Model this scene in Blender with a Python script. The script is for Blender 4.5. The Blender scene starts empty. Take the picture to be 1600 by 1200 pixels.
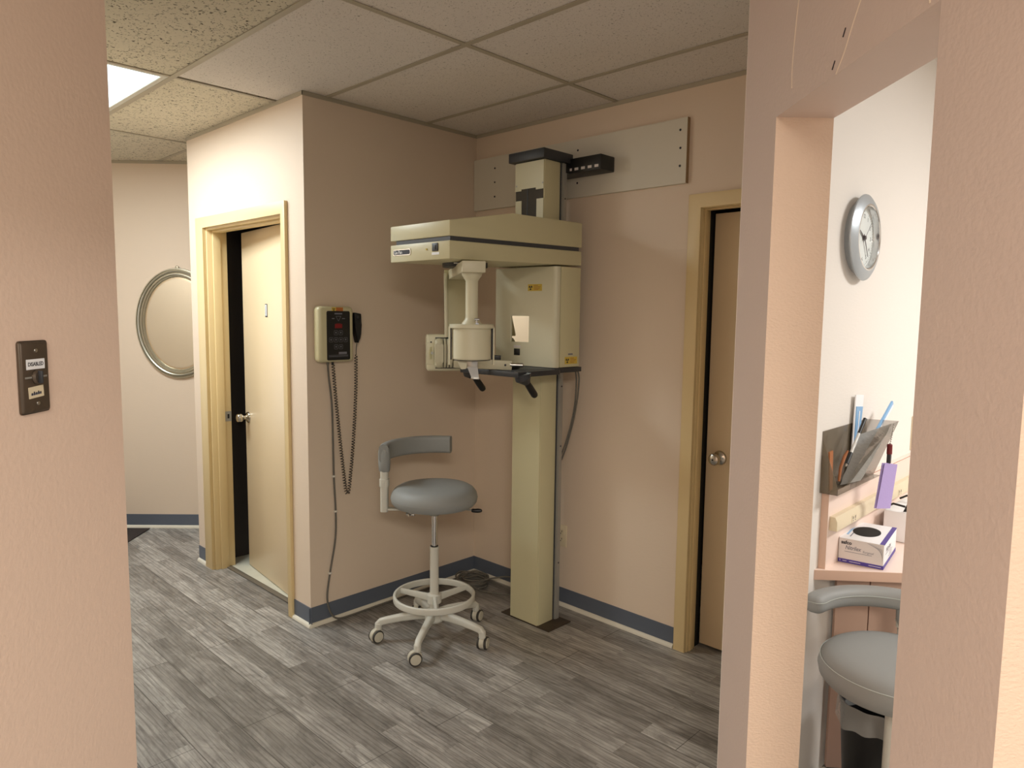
import bpy, bmesh, math, random
from mathutils import Vector, Matrix
PI = math.pi
random.seed(7)
S = bpy.context.scene
COL = S.collection

# ------------------------------------------------------------------ camera, world, lights, exposure
CAM = Vector((3.0479, -1.7423, 1.5538))
TILT, YAW, ROLL, FPX = -0.0985, 0.7685, 0.0118, 1106.74
fw = Vector((-math.sin(YAW)*math.cos(TILT), math.cos(YAW)*math.cos(TILT), math.sin(TILT)))
rt = Vector((math.cos(YAW), math.sin(YAW), 0))
up = rt.cross(fw)
rt2 = rt*math.cos(ROLL) + up*math.sin(ROLL)
up2 = up*math.cos(ROLL) - rt*math.sin(ROLL)
cam = bpy.data.objects.new('camera', bpy.data.cameras.new('camera'))
COL.objects.link(cam)
cam.data.sensor_width = 36.0
cam.data.lens = FPX/1600*36.0
cam.data.clip_start = 0.02
cam.matrix_world = Matrix(((rt2.x, up2.x, -fw.x, CAM.x), (rt2.y, up2.y, -fw.y, CAM.y),
                           (rt2.z, up2.z, -fw.z, CAM.z), (0, 0, 0, 1)))
S.camera = cam

w = bpy.data.worlds.new('world')
S.world = w
w.use_nodes = True
bg = w.node_tree.nodes['Background']
bg.inputs[0].default_value = (1.0, 0.98, 0.94, 1)
bg.inputs[1].default_value = 0.28

def area(name, loc, rot, sx, sy, power, col):
    l = bpy.data.lights.new(name, 'AREA')
    l.shape = 'RECTANGLE'; l.size = sx; l.size_y = sy; l.energy = power; l.color = col
    o = bpy.data.objects.new(name, l); COL.objects.link(o)
    o.location = loc; o.rotation_euler = rot
    return o
area('hall_tubes', (-0.857, -0.785, 2.535), (0, 0, 0), 1.10, 0.50, 24, (0.91, 0.98, 1.0))
area('rear_room_tubes', (4.35, -2.75, 2.54), (0, 0, 0), 1.20, 1.0, 92, (1.0, 0.93, 0.82))
area('side_room_tubes', (3.9, 1.55, 2.54), (0, 0, 0), 0.55, 1.10, 40, (1.0, 0.99, 0.97))
area('hall_window', (-3.5, -1.0, 1.3), (0, math.radians(-90), 0), 1.8, 0.8, 11, (0.66, 0.82, 1.0))

S.view_settings.view_transform = 'Standard'
S.view_settings.look = 'None'
S.view_settings.gamma = 1
S.view_settings.use_curve_mapping = False
S.view_settings.exposure = 0.68

# ------------------------------------------------------------------ materials
def lin(c):
    return tuple(((v/255)/12.92 if v/255 <= .04045 else ((v/255+.055)/1.055)**2.4) for v in c)

def mat(name, rgb, rough=.5, metal=0., bump=None, vary=None, spec=None, trans=0., alpha=None, emit=None, coat=0.):
    m = bpy.data.materials.new(name); m.use_nodes = True
    nt = m.node_tree; b = nt.nodes['Principled BSDF']
    c = lin(rgb)
    b.inputs['Base Color'].default_value = (*c, 1)
    b.inputs['Roughness'].default_value = rough
    b.inputs['Metallic'].default_value = metal
    if spec is not None: b.inputs['Specular IOR Level'].default_value = spec
    if trans: b.inputs['Transmission Weight'].default_value = trans
    if coat: b.inputs['Coat Weight'].default_value = coat
    if alpha is not None: b.inputs['Alpha'].default_value = alpha
    if emit:
        b.inputs['Emission Color'].default_value = (*lin(emit[0]), 1); b.inputs['Emission Strength'].default_value = emit[1]
    tc = nt.nodes.new('ShaderNodeTexCoord')
    if vary:
        n = nt.nodes.new('ShaderNodeTexNoise'); n.inputs['Scale'].default_value = vary[0]; n.inputs['Detail'].default_value = 4
        nt.links.new(tc.outputs['Object'], n.inputs['Vector'])
        mx = nt.nodes.new('ShaderNodeMix'); mx.data_type = 'RGBA'
        mx.inputs[6].default_value = (*[v*(1-vary[1]) for v in c], 1)
        mx.inputs[7].default_value = (*[min(1, v*(1+vary[1])) for v in c], 1)
        nt.links.new(n.outputs['Fac'], mx.inputs[0]); nt.links.new(mx.outputs[2], b.inputs['Base Color'])
    if bump:
        n = nt.nodes.new('ShaderNodeTexNoise'); n.inputs['Scale'].default_value = bump[0]; n.inputs['Detail'].default_value = 3
        mp = nt.nodes.new('ShaderNodeMapping'); mp.inputs['Scale'].default_value = bump[2] if len(bump) > 2 else (1, 1, 1)
        nt.links.new(tc.outputs['Object'], mp.inputs[0]); nt.links.new(mp.outputs[0], n.inputs['Vector'])
        bp = nt.nodes.new('ShaderNodeBump'); bp.inputs['Strength'].default_value = bump[1]; bp.inputs['Distance'].default_value = .004
        nt.links.new(n.outputs['Fac'], bp.inputs['Height']); nt.links.new(bp.outputs[0], b.inputs['Normal'])
    return m

M = {}
PAINT = (224, 205, 184)
M['paint'] = mat('wall_paint', PAINT, .62, bump=(70, .10, (.5, .5, 1.8)), vary=(1.5, .02))
M['paint_rough'] = mat('orange_peel_paint', (232, 206, 184), .55, bump=(150, .45, (.8, .8, 1.5)), vary=(2, .02))
M['paint_dusty'] = mat('dusty_pink_wall_paint', (216, 196, 184), .6, bump=(100, .2), vary=(3, .03))
M['paint_soft'] = mat('light_orange_peel_paint', (229, 202, 182), .6, bump=(100, .2), vary=(2, .03))
M['paint_pale'] = mat('pale_wall_paint', (235, 229, 221), .6, bump=(60, .12, (.6, .6, 2.2)), vary=(1.5, .015))
M['trimwood'] = mat('cream_door_trim', (224, 200, 150), .42, vary=(4, .05))
M['doorwood'] = mat('door_leaf_paint', (226, 204, 168), .33, vary=(2.5, .04))
M['base'] = mat('blue_cove_base', (94, 101, 113), .45, vary=(3, .05))
M['shoe'] = mat('white_shoe_molding', (222, 216, 200), .5, vary=(12, .06))
M['cream'] = mat('cream_enamel', (204, 197, 160), .38, vary=(3, .02))
M['cream2'] = mat('pale_cream_enamel', (212, 207, 180), .4, vary=(3, .02))
M['black'] = mat('black_plastic', (22, 22, 23), .42)
M['dark'] = mat('charcoal_metal', (48, 50, 54), .45)
M['band'] = mat('dark_grey_band', (62, 64, 68), .5)
M['steel'] = mat('brushed_steel', (190, 188, 182), .28, 1.0)
M['slotgrey'] = mat('slot_liner', (66, 60, 50), .7)
M['brownsteel'] = mat('worn_brown_steel', (70, 60, 48), .45, .3, vary=(25, .2))
M['alu'] = mat('dull_aluminium', (168, 166, 160), .45, .5)
M['chrome'] = mat('chrome', (215, 215, 215), .12, 1.0)
M['knob'] = mat('satin_nickel', (185, 180, 170), .22, 1.0)
M['bronze'] = mat('brown_steel_plate', (104, 92, 80), .4, .75, bump=(300, .05, (.2, 1, 1)))
M['vinyl'] = mat('grey_vinyl', (142, 144, 142), .56, bump=(260, .05))
M['piping'] = mat('pale_piping', (172, 177, 172), .45)
M['frame'] = mat('off_white_enamel', (205, 203, 192), .35, vary=(5, .03))
M['wheel'] = mat('castor_plastic', (196, 190, 172), .45)
M['tyre'] = mat('castor_rubber', (58, 55, 50), .7)
M['board'] = mat('off_white_board', (216, 209, 193), .6, vary=(2, .02))
M['boardedge'] = mat('board_edge', (150, 122, 88), .7)
M['white'] = mat('white_card', (240, 240, 242), .5)
M['greycard'] = mat('pale_grey_card', (220, 212, 208), .5)
M['purple'] = mat('violet_print', (78, 62, 150), .5)
M['ink'] = mat('dark_ink', (38, 36, 44), .6)
M['inkgrey'] = mat('grey_ink', (120, 120, 130), .6)
M['inkwhite'] = mat('white_ink', (225, 225, 225), .6)
M['yellow'] = mat('yellow_sticker', (208, 180, 72), .5)
M['orange'] = mat('orange_sticker', (190, 110, 45), .5)
M['red'] = mat('dark_red_display', (130, 22, 30), .3)
M['cable'] = mat('grey_cable', (104, 100, 92), .6)
M['clip'] = mat('white_clip', (225, 220, 210), .5)
M['ivory'] = mat('ivory_plastic', (224, 209, 178), .4)
M['laminate'] = mat('pink_laminate', (240, 218, 205), .4, vary=(3, .02))
M['lamedge'] = mat('laminate_edge', (218, 184, 163), .45)
M['panel'] = mat('brown_pink_panel', (204, 172, 154), .5, vary=(3, .03))
M['dial'] = mat('clock_dial', (226, 232, 230), .4)
M['silver'] = mat('silver_plastic', (176, 184, 190), .32, .35)
M['hand'] = mat('clock_hand', (96, 88, 90), .4, .5)
M['smoke'] = mat('smoke_acrylic', (120, 106, 84), .08, alpha=.50)
M['packet'] = mat('crumpled_clear_wrap', (206, 206, 202), .3, bump=(45, .8))
M['kraft'] = mat('brown_wood', (168, 104, 60), .6)
M['blue'] = mat('light_blue_plastic', (130, 178, 222), .35)
M['violet'] = mat('lavender_paper', (186, 168, 224), .7, bump=(140, .1))
M['maroon'] = mat('maroon_bead', (112, 30, 34), .4)
M['liner'] = mat('clear_bin_liner', (200, 200, 196), .25, bump=(40, .8), alpha=.42)
M['gold'] = mat('antique_silver_frame', (192, 187, 170), .34, .85, bump=(200, .05))
M['mirror'] = mat('mirror_glass', (225, 222, 212), .02, 1.0)
M['bevel'] = mat('mirror_bevel', (235, 225, 205), .08, 1.0)
M['mat'] = mat('dark_brown_mat', (52, 44, 42), .9, bump=(400, .4))
M['lino'] = mat('pale_linoleum', (206, 204, 188), .4, vary=(14, .08))
M['threshold'] = mat('worn_threshold', (108, 100, 88), .5, vary=(10, .1))
M['closet_shade'] = mat('closet_shade_paint', (62, 56, 52), .8)  # interior shade put into the colour: walls darkened to look unlit
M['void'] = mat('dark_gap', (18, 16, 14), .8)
M['diffuser'] = mat('light_diffuser', (235, 245, 245), .4, emit=((214, 242, 252), 1.0))
M['grid'] = mat('ceiling_t_bar', (176, 166, 146), .5)
M['deck'] = mat('ceiling_deck', (70, 68, 66), .9)

def ceil_mat(name, c1, c2, scale, lo, hi, dark):
    m = bpy.data.materials.new(name); m.use_nodes = True
    nt = m.node_tree; N = nt.nodes; L = nt.links; b = N['Principled BSDF']
    b.inputs['Roughness'].default_value = .9
    tc = N.new('ShaderNodeTexCoord')
    n0 = N.new('ShaderNodeTexNoise'); n0.inputs['Scale'].default_value = 2.2; n0.inputs['Detail'].default_value = 3
    L.new(tc.outputs['Object'], n0.inputs['Vector'])
    mx = N.new('ShaderNodeMix'); mx.data_type = 'RGBA'
    mx.inputs[6].default_value = (*lin(c1), 1); mx.inputs[7].default_value = (*lin(c2), 1)
    L.new(n0.outputs['Fac'], mx.inputs[0])
    n1 = N.new('ShaderNodeTexNoise'); n1.inputs['Scale'].default_value = scale; n1.inputs['Detail'].default_value = 2.5; n1.inputs['Distortion'].default_value = 1.2
    L.new(tc.outputs['Object'], n1.inputs['Vector'])
    rp = N.new('ShaderNodeValToRGB'); rp.color_ramp.elements[0].position = lo; rp.color_ramp.elements[1].position = hi
    L.new(n1.outputs['Fac'], rp.inputs[0])
    m2 = N.new('ShaderNodeMix'); m2.data_type = 'RGBA'
    m2.inputs[6].default_value = (*lin(dark), 1)
    L.new(rp.outputs[0], m2.inputs[0]); L.new(mx.outputs[2], m2.inputs[7]); L.new(m2.outputs[2], b.inputs['Base Color'])
    bp = N.new('ShaderNodeBump'); bp.inputs['Strength'].default_value = .5; bp.inputs['Distance'].default_value = .004
    L.new(rp.outputs[0], bp.inputs['Height']); L.new(bp.outputs[0], b.inputs['Normal'])
    return m
M['tile_fine'] = ceil_mat('fine_pinhole_tile', (220, 212, 203), (229, 221, 212), 150, .30, .38, (146, 136, 124))
M['tile_rough'] = ceil_mat('fissured_yellowed_tile', (208, 199, 176), (218, 209, 187), 75, .33, .42, (96, 88, 72))

def floor_mat():
    m = bpy.data.materials.new('vinyl_planks'); m.use_nodes = True
    nt = m.node_tree; N = nt.nodes; L = nt.links; b = N['Principled BSDF']
    tc = N.new('ShaderNodeTexCoord')
    mp = N.new('ShaderNodeMapping'); mp.inputs['Location'].default_value = (.13, .631, 0)
    L.new(tc.outputs['Object'], mp.inputs[0])
    def brick(width, row, off, c1, c2, mortar, msize, bias=0.):
        t = N.new('ShaderNodeTexBrick'); t.offset = off; t.offset_frequency = 2; t.squash = 1
        t.inputs['Color1'].default_value = (*c1, 1); t.inputs['Color2'].default_value = (*c2, 1); t.inputs['Mortar'].default_value = (*mortar, 1)
        t.inputs['Scale'].default_value = 1; t.inputs['Mortar Size'].default_value = msize; t.inputs['Mortar Smooth'].default_value = .3
        t.inputs['Bias'].default_value = bias; t.inputs['Brick Width'].default_value = width; t.inputs['Row Height'].default_value = row
        L.new(mp.outputs[0], t.inputs['Vector']); return t
    bk = brick(.68, .0865, .37, (.0, .0, .0), (1, 1, 1), (.35, .35, .35), .0006)
    seam = brick(1.22, .173, .41, (1, 1, 1), (1, 1, 1), (0, 0, 0), .0016)
    # offset grain per strip
    sc = N.new('ShaderNodeMapping'); sc.inputs['Scale'].default_value = (3.0, 46, 1)
    ad = N.new('ShaderNodeVectorMath'); ad.operation = 'MULTIPLY_ADD'
    ad.inputs[1].default_value = (7.3, 3.1, 9.7)
    L.new(bk.outputs['Color'], ad.inputs[0]); L.new(mp.outputs[0], ad.inputs[2]); L.new(ad.outputs[0], sc.inputs[0])
    g = N.new('ShaderNodeTexNoise'); g.inputs['Scale'].default_value = 1.3; g.inputs['Detail'].default_value = 9; g.inputs['Roughness'].default_value = .68; g.inputs['Distortion'].default_value = 1.0
    L.new(sc.outputs[0], g.inputs['Vector'])
    sc2 = N.new('ShaderNodeMapping'); sc2.inputs['Scale'].default_value = (3.2, 9.5, 1)
    L.new(ad.outputs[0], sc2.inputs[0])
    wv = N.new('ShaderNodeTexNoise'); wv.inputs['Scale'].default_value = 1.6; wv.inputs['Detail'].default_value = 5; wv.inputs['Roughness'].default_value = .65; wv.inputs['Distortion'].default_value = .8
    L.new(sc2.outputs[0], wv.inputs['Vector'])
    r1 = N.new('ShaderNodeValToRGB'); e = r1.color_ramp.elements
    e[0].position = .0; e[0].color = (*lin((132, 128, 122)), 1)
    e[1].position = 1.0; e[1].color = (*lin((172, 169, 163)), 1)
    x = e.new(.4); x.color = (*lin((146, 142, 136)), 1)
    x = e.new(.7); x.color = (*lin((162, 158, 152)), 1)
    L.new(bk.outputs['Color'], r1.inputs[0])
    r2 = N.new('ShaderNodeValToRGB'); e = r2.color_ramp.elements
    e[0].position = .30; e[0].color = (.62, .61, .60, 1); e[1].position = .60; e[1].color = (1.10, 1.10, 1.10, 1)
    L.new(g.outputs['Fac'], r2.inputs[0])
    r3 = N.new('ShaderNodeValToRGB'); e = r3.color_ramp.elements
    e[0].position = .34; e[0].color = (.64, .63, .625, 1); e[1].position = .66; e[1].color = (1.25, 1.25, 1.25, 1)
    L.new(wv.outputs['Fac'], r3.inputs[0])
    def mul(a, c):
        q = N.new('ShaderNodeMix'); q.data_type = 'RGBA'; q.blend_type = 'MULTIPLY'; q.inputs[0].default_value = 1
        L.new(a, q.inputs[6]); L.new(c, q.inputs[7]); return q.outputs[2]
    c = mul(mul(r1.outputs[0], r2.outputs[0]), r3.outputs[0])
    sc3 = N.new('ShaderNodeMapping'); sc3.inputs['Scale'].default_value = (.55, 5.5, 1)
    L.new(ad.outputs[0], sc3.inputs[0])
    wa = N.new('ShaderNodeTexWave'); wa.wave_type = 'BANDS'; wa.bands_direction = 'Y'; wa.inputs['Scale'].default_value = 3.2; wa.inputs['Distortion'].default_value = 7.0; wa.inputs['Detail'].default_value = 3; wa.inputs['Detail Scale'].default_value = 1.1
    L.new(sc3.outputs[0], wa.inputs['Vector'])
    r4 = N.new('ShaderNodeValToRGB'); e = r4.color_ramp.elements
    e[0].position = .0; e[0].color = (.74, .73, .72, 1); e[1].position = .30; e[1].color = (1.03, 1.03, 1.03, 1)
    L.new(wa.outputs['Fac'], r4.inputs[0])
    c = mul(c, r4.outputs[0])
    rs = N.new('ShaderNodeValToRGB'); e = rs.color_ramp.elements
    e[0].position = 0; e[0].color = (.25, .24, .23, 1); e[1].position = .6; e[1].color = (1, 1, 1, 1)
    L.new(seam.outputs['Color'], rs.inputs[0])
    c = mul(c, rs.outputs[0])
    L.new(c, b.inputs['Base Color'])
    b.inputs['Roughness'].default_value = .42
    bp = N.new('ShaderNodeBump'); bp.inputs['Strength'].default_value = .12; bp.inputs['Distance'].default_value = .002
    L.new(g.outputs['Fac'], bp.inputs['Height']); L.new(bp.outputs[0], b.inputs['Normal'])
    return m
M['floor'] = floor_mat()

# ------------------------------------------------------------------ geometry helpers
def frame(o, ex, ey, ez=None):
    ex = Vector(ex).normalized(); ey = Vector(ey).normalized()
    ez = Vector(ez).normalized() if ez is not None else ex.cross(ey).normalized()
    return Matrix(((ex.x, ey.x, ez.x, o[0]), (ex.y, ey.y, ez.y, o[1]), (ex.z, ey.z, ez.z, o[2]), (0, 0, 0, 1)))
def face(o, normal):
    """frame whose x is to the viewer's right, y is up and z is out of a vertical surface facing `normal`"""
    n = Vector(normal).normalized(); u = Vector((0, 0, 1)); r = u.cross(n)
    return frame(o, r, u, n)
ID = Matrix.Identity(4)

class MB:
    def __init__(self):
        self.bm = bmesh.new(); self.mats = []
    def mi(self, m):
        if m not in self.mats: self.mats.append(m)
        return self.mats.index(m)
    def _tag(self, faces, m):
        i = self.mi(m)
        for f in faces: f.material_index = i
    def box(self, x0, x1, y0, y1, z0, z1, m, T=ID, bev=0., seg=2):
        b2 = bmesh.new()
        v = [b2.verts.new((x, y, z)) for x in (x0, x1) for y in (y0, y1) for z in (z0, z1)]
        for q in ((0, 1, 3, 2), (4, 6, 7, 5), (0, 4, 5, 1), (2, 3, 7, 6), (0, 2, 6, 4), (1, 5, 7, 3)): b2.faces.new([v[i] for i in q])
        if bev: bmesh.ops.bevel(b2, geom=b2.edges[:], offset=bev, segments=seg, profile=.5, affect='EDGES')
        return self._merge(b2, m, T)
    def _merge(self, b2, m, T=ID, keep=False):
        bmesh.ops.transform(b2, matrix=T, verts=b2.verts[:])
        bmesh.ops.recalc_face_normals(b2, faces=b2.faces[:])
        i = self.mi(m) if m is not None else None
        me = bpy.data.meshes.new('tmp'); b2.to_mesh(me); b2.free()
        n0 = len(self.bm.faces); self.bm.from_mesh(me); bpy.data.meshes.remove(me)
        self.bm.faces.ensure_lookup_table()
        if i is not None:
            for f in self.bm.faces[n0:]: f.material_index = i
        return self
    def prism(self, pts, z0, z1, m, T=ID, bev=0., seg=2, vertical_only=False):
        b2 = bmesh.new()
        a = [b2.verts.new((p[0], p[1], z0)) for p in pts]; c = [b2.verts.new((p[0], p[1], z1)) for p in pts]
        n = len(pts)
        b2.faces.new(a[::-1]); b2.faces.new(c)
        for i in range(n): b2.faces.new((a[i], a[(i+1) % n], c[(i+1) % n], c[i]))
        if bev: bmesh.ops.bevel(b2, geom=b2.edges[:], offset=bev, segments=seg, profile=.5, affect='EDGES')
        return self._merge(b2, m, T)
    def lathe(self, prof, m, T=ID, seg=32, sx=1., sy=1.):
        b2 = bmesh.new(); rings = []
        for r, z in prof:
            if r < 1e-6: rings.append([b2.verts.new((0, 0, z))])
            else: rings.append([b2.verts.new((r*sx*math.cos(2*PI*k/seg), r*sy*math.sin(2*PI*k/seg), z)) for k in range(seg)])
        for A, B in zip(rings, rings[1:]):
            if len(A) == 1 and len(B) == 1: continue
            for k in range(seg):
                k2 = (k+1) % seg
                if len(A) == 1: b2.faces.new((A[0], B[k], B[k2]))
                elif len(B) == 1: b2.faces.new((A[k], A[k2], B[0]))
                else: b2.faces.new((A[k], A[k2], B[k2], B[k]))
        return self._merge(b2, m, T)
    def cyl(self, p0, p1, r, m, r1=None, seg=20, bev=0.):
        p0 = Vector(p0); p1 = Vector(p1); d = p1-p0; L = d.length; r1 = r if r1 is None else r1
        z = d.normalized(); x = z.orthogonal().normalized(); y = z.cross(x)
        b = min(bev, L/3)
        prof = [(0, 0), (r-b, 0), (r, b), (r1, L-b), (r1-b, L), (0, L)] if b else [(0, 0), (r, 0), (r1, L), (0, L)]
        return self.lathe(prof, m, frame(p0, x, y, z), seg)
    def tube(self, pts, r, m, seg=8, closed=False, T=ID, ry=None, upv=None):
        """sweep of an ellipse (r, ry) along pts; r may be a list"""
        P = [Vector(p) for p in pts]; n = len(P); b2 = bmesh.new(); rings = []
        prev = None
        for i in range(n):
            if closed: t = (P[(i+1) % n]-P[i-1]).normalized()
            else: t = (P[min(i+1, n-1)]-P[max(i-1, 0)]).normalized()
            if upv is not None:
                x = Vector(upv).cross(t).normalized()
            elif prev is None: x = t.orthogonal().normalized()
            else: x = (prev-t*prev.dot(t)).normalized()
            prev = x; y = t.cross(x)
            ra = r[i] if isinstance(r, (list, tuple)) else r
            rb = ra if ry is None else (ry[i] if isinstance(ry, (list, tuple)) else ry)
            rings.append([b2.verts.new(P[i]+x*ra*math.cos(2*PI*k/seg)+y*rb*math.sin(2*PI*k/seg)) for k in range(seg)])
        for i in range(n if closed else n-1):
            A = rings[i]; B = rings[(i+1) % n]
            for k in range(seg): b2.faces.new((A[k], A[(k+1) % seg], B[(k+1) % seg], B[k]))
        if not closed:
            b2.faces.new(rings[0][::-1]); b2.faces.new(rings[-1])
        return self._merge(b2, m, T)
    def sweep(self, pts, section, m, upv=(0, 0, 1), closed=False, T=ID, scale=None):
        """sweep of a closed 2-D section (side, up) along pts"""
        P = [Vector(p) for p in pts]; n = len(P); b2 = bmesh.new(); rings = []
        for i in range(n):
            if closed: t = (P[(i+1) % n]-P[i-1]).normalized()
            else: t = (P[min(i+1, n-1)]-P[max(i-1, 0)]).normalized()
            x = Vector(upv).cross(t).normalized(); y = t.cross(x)
            k = scale[i] if scale else 1
            rings.append([b2.verts.new(P[i]+x*a*k+y*c*k) for a, c in section])
        s = len(section)
        for i in range(n if closed else n-1):
            A = rings[i]; B = rings[(i+1) % n]
            for k in range(s): b2.faces.new((A[k], A[(k+1) % s], B[(k+1) % s], B[k]))
        if not closed:
            b2.faces.new(rings[0][::-1]); b2.faces.new(rings[-1])
        return self._merge(b2, m, T)
    def sphere(self, c, r, m, sx=1, sy=1, sz=1, seg=20, T=ID):
        b2 = bmesh.new(); bmesh.ops.create_uvsphere(b2, u_segments=seg, v_segments=seg//2+2, radius=r)
        bmesh.ops.scale(b2, vec=(sx, sy, sz), verts=b2.verts[:]); bmesh.ops.translate(b2, vec=c, verts=b2.verts[:])
        return self._merge(b2, m, T)
    def text(self, s, size, m, T, width=None, align='CENTER', shear=0., depth=.0003, bold=0.):
        cu = bpy.data.curves.new('t', 'FONT'); cu.body = s; cu.size = size; cu.extrude = depth; cu.align_x = align; cu.align_y = 'CENTER'
        cu.shear = shear; cu.offset = bold; cu.resolution_u = 3
        o = bpy.data.objects.new('t', cu); COL.objects.link(o)
        dg = bpy.context.evaluated_depsgraph_get(); me = bpy.data.meshes.new_from_object(o.evaluated_get(dg))
        b2 = bmesh.new(); b2.from_mesh(me)
        bpy.data.objects.remove(o); bpy.data.meshes.remove(me); bpy.data.curves.remove(cu)
        if width and len(b2.verts):
            xs = [v.co.x for v in b2.verts]; k = width/(max(xs)-min(xs))
            bmesh.ops.scale(b2, vec=(k, 1, 1), verts=b2.verts[:])
        return self._merge(b2, m, T)
    def build(self, name, parent=None, smooth=True, angle=.6):
        PM = parent.get('_k') if parent else None
        T = MW[parent.name] if parent else ID
        bmesh.ops.transform(self.bm, matrix=T.inverted(), verts=self.bm.verts[:])
        me = bpy.data.meshes.new(name); self.bm.to_mesh(me); self.bm.free()
        for m in self.mats: me.materials.append(m)
        if smooth:
            for p in me.polygons: p.use_smooth = True
            me.set_sharp_from_angle(angle=angle)
        o = bpy.data.objects.new(name, me); COL.objects.link(o)
        if parent: o.parent = parent
        MW[o.name] = T.copy()
        return o
MW = {}

def tag(o, label=None, cat=None, group=None, kind=None):
    if label: o['label'] = label
    if cat: o['category'] = cat
    if group: o['group'] = group
    if kind: o['kind'] = kind
    return o
def thing(name, loc, label, cat, group=None, rz=0.):
    o = bpy.data.objects.new(name, None); COL.objects.link(o)
    o.location = loc; o.rotation_euler = (0, 0, rz); o.empty_display_size = .05
    MW[o.name] = Matrix.Translation(Vector(loc)) @ Matrix.Rotation(rz, 4, 'Z')
    return tag(o, label, cat, group)
def struct(o, label=None):
    return tag(o, label, None, None, 'structure')

def rrect(w_, h_, r, n=4):
    """rounded rectangle section centred on the origin"""
    out = []
    for cx, cy, a in ((w_/2-r, h_/2-r, 0), (-w_/2+r, h_/2-r, 90), (-w_/2+r, -h_/2+r, 180), (w_/2-r, -h_/2+r, 270)):
        for k in range(n+1):
            t = math.radians(a+90*k/n); out.append((cx+r*math.cos(t), cy+r*math.sin(t)))
    return out

H = 2.566
B_ = 1.0968
E1 = Vector((.70711, -.70711, 0)); N1 = Vector((.70711, .70711, 0))

# ------------------------------------------------------------------ setting
a = MB(); a.box(-4.2, 6.0, -5.0, 3.6, -.05, 0, M['floor']); struct(a.build('floor'), 'grey wood-look vinyl plank floor')
a = MB(); a.box(-1.215, -.115, .075, 2.2, .0, .004, M['lino']); struct(a.build('floor_closet'), 'pale linoleum floor inside the half-open doorway')

# closet wall with door_1 (faces -Y), x -1.33..0
DX0, DX1, DZ = -1.108, -.190, 2.03
a = MB()
a.box(-1.33, DX0, 0, .115, 0, H+.02, M['paint']); a.box(DX1, 0, 0, .115, 0, H+.02, M['paint']); a.box(DX0, DX1, 0, .115, DZ, H+.02, M['paint'])
a.box(-1.33, -1.225, .115, 2.2, 0, H+.02, M['paint'])
a.box(-1.225, -1.215, .117, 2.2, 0, H+.02, M['closet_shade'])
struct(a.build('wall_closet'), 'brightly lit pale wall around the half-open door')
a = MB(); a.box(-.105, 0, .115, 2.2, 0, H+.02, M['paint']); a.box(-.115, -.105, .117, 2.2, 0, H+.02, M['closet_shade']); struct(a.build('wall_alcove'), 'beige side wall of the alcove with the control box')
# back wall with door_2
EX0, EX1 = 1.443, 2.06
a = MB()
a.box(0, EX0, B_, B_+.115, 0, H+.02, M['paint']); a.box(EX1, 2.12, B_, B_+.115, 0, H+.02, M['paint']); a.box(EX0, EX1, B_, B_+.115, DZ, H+.02, M['paint'])
struct(a.build('wall_back'), 'beige back wall behind the x-ray column')
a = MB(); a.box(-1.33, 2.12, 2.2, 2.3, 0, H+.02, M['closet_shade']); struct(a.build('wall_rear'))
# partition between the alcove and the side room
a = MB(); a.prism([(2.12, .11), (2.2185, .2085), (2.22, .2085), (2.22, 3.2), (2.12, 3.2)], 0, H+.02, M['paint_pale']); struct(a.build('wall_partition'), 'pale wall with the round clock and the worktop')
a = MB(); a.box(2.22, 6.0, 3.2, 3.3, 0, H+.02, M['paint_pale']); a.box(5.9, 6.0, -.4, 3.2, 0, H+.02, M['paint_pale']); struct(a.build('wall_side_room'))
# right foreground wall with passage
P0 = Vector((2.121, .11, 0))
TR = frame(P0, E1, N1, (0, 0, 1))
a = MB()
for u0, u1, z0, z1 in ((0, .226, 0, 2.03), (.864, 1.096, 0, 2.03), (0, 1.096, 2.03, H+.02)):
    a.box(u0, u1, 0, .139, z0, z1, M['paint_dusty'], TR)
    a.bm.normal_update(); a.bm.faces.ensure_lookup_table(); ri = a.mi(M['paint_rough'])
    for f in a.bm.faces[-6:]:
        if abs(f.normal.dot(E1)) > .9: f.material_index = ri
wr = struct(a.build('wall_right'), 'pink textured wall with the open passage into the side room')
# left foreground wall
TL = frame((1.5375, -1.2825, 0), E1, N1, (0, 0, 1))
a = MB(); a.box(0, 3.2, -.14, 0, 0, H+.02, M['paint_soft'], TL); struct(a.build('wall_left'), 'near textured pink wall holding the switch plate')
a = MB(); a.prism([(-3.6, -1.5), (1.436, -1.5), (1.436, -1.384), (-3.6, -1.384)], 0, H+.02, M['paint']); struct(a.build('wall_hall'))
# diagonal far wall
CD = 1.6103
def dg(s, d=0.): return Vector((s-CD+d, s+CD-d, 0))/math.sqrt(2)
TD = frame(dg(0), N1, (-.70711, .70711, 0), (0, 0, 1))
a = MB(); a.box(-3.0, -.25, 0, .1, 0, H+.02, M['paint'], TD); struct(a.build('wall_far'), 'far diagonal hall wall with the oval mirror')

# wall scratches above the passage
def screct(p, q, r_, m, nm, n=(-.70711, -.70711, 0)):
    a = MB(); a.tube([p, q], r_, m, 6); return a.build(nm, wr)
def onright(u, z, d=.001): return P0 + E1*u + Vector((0, 0, z)) - N1*d

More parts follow.
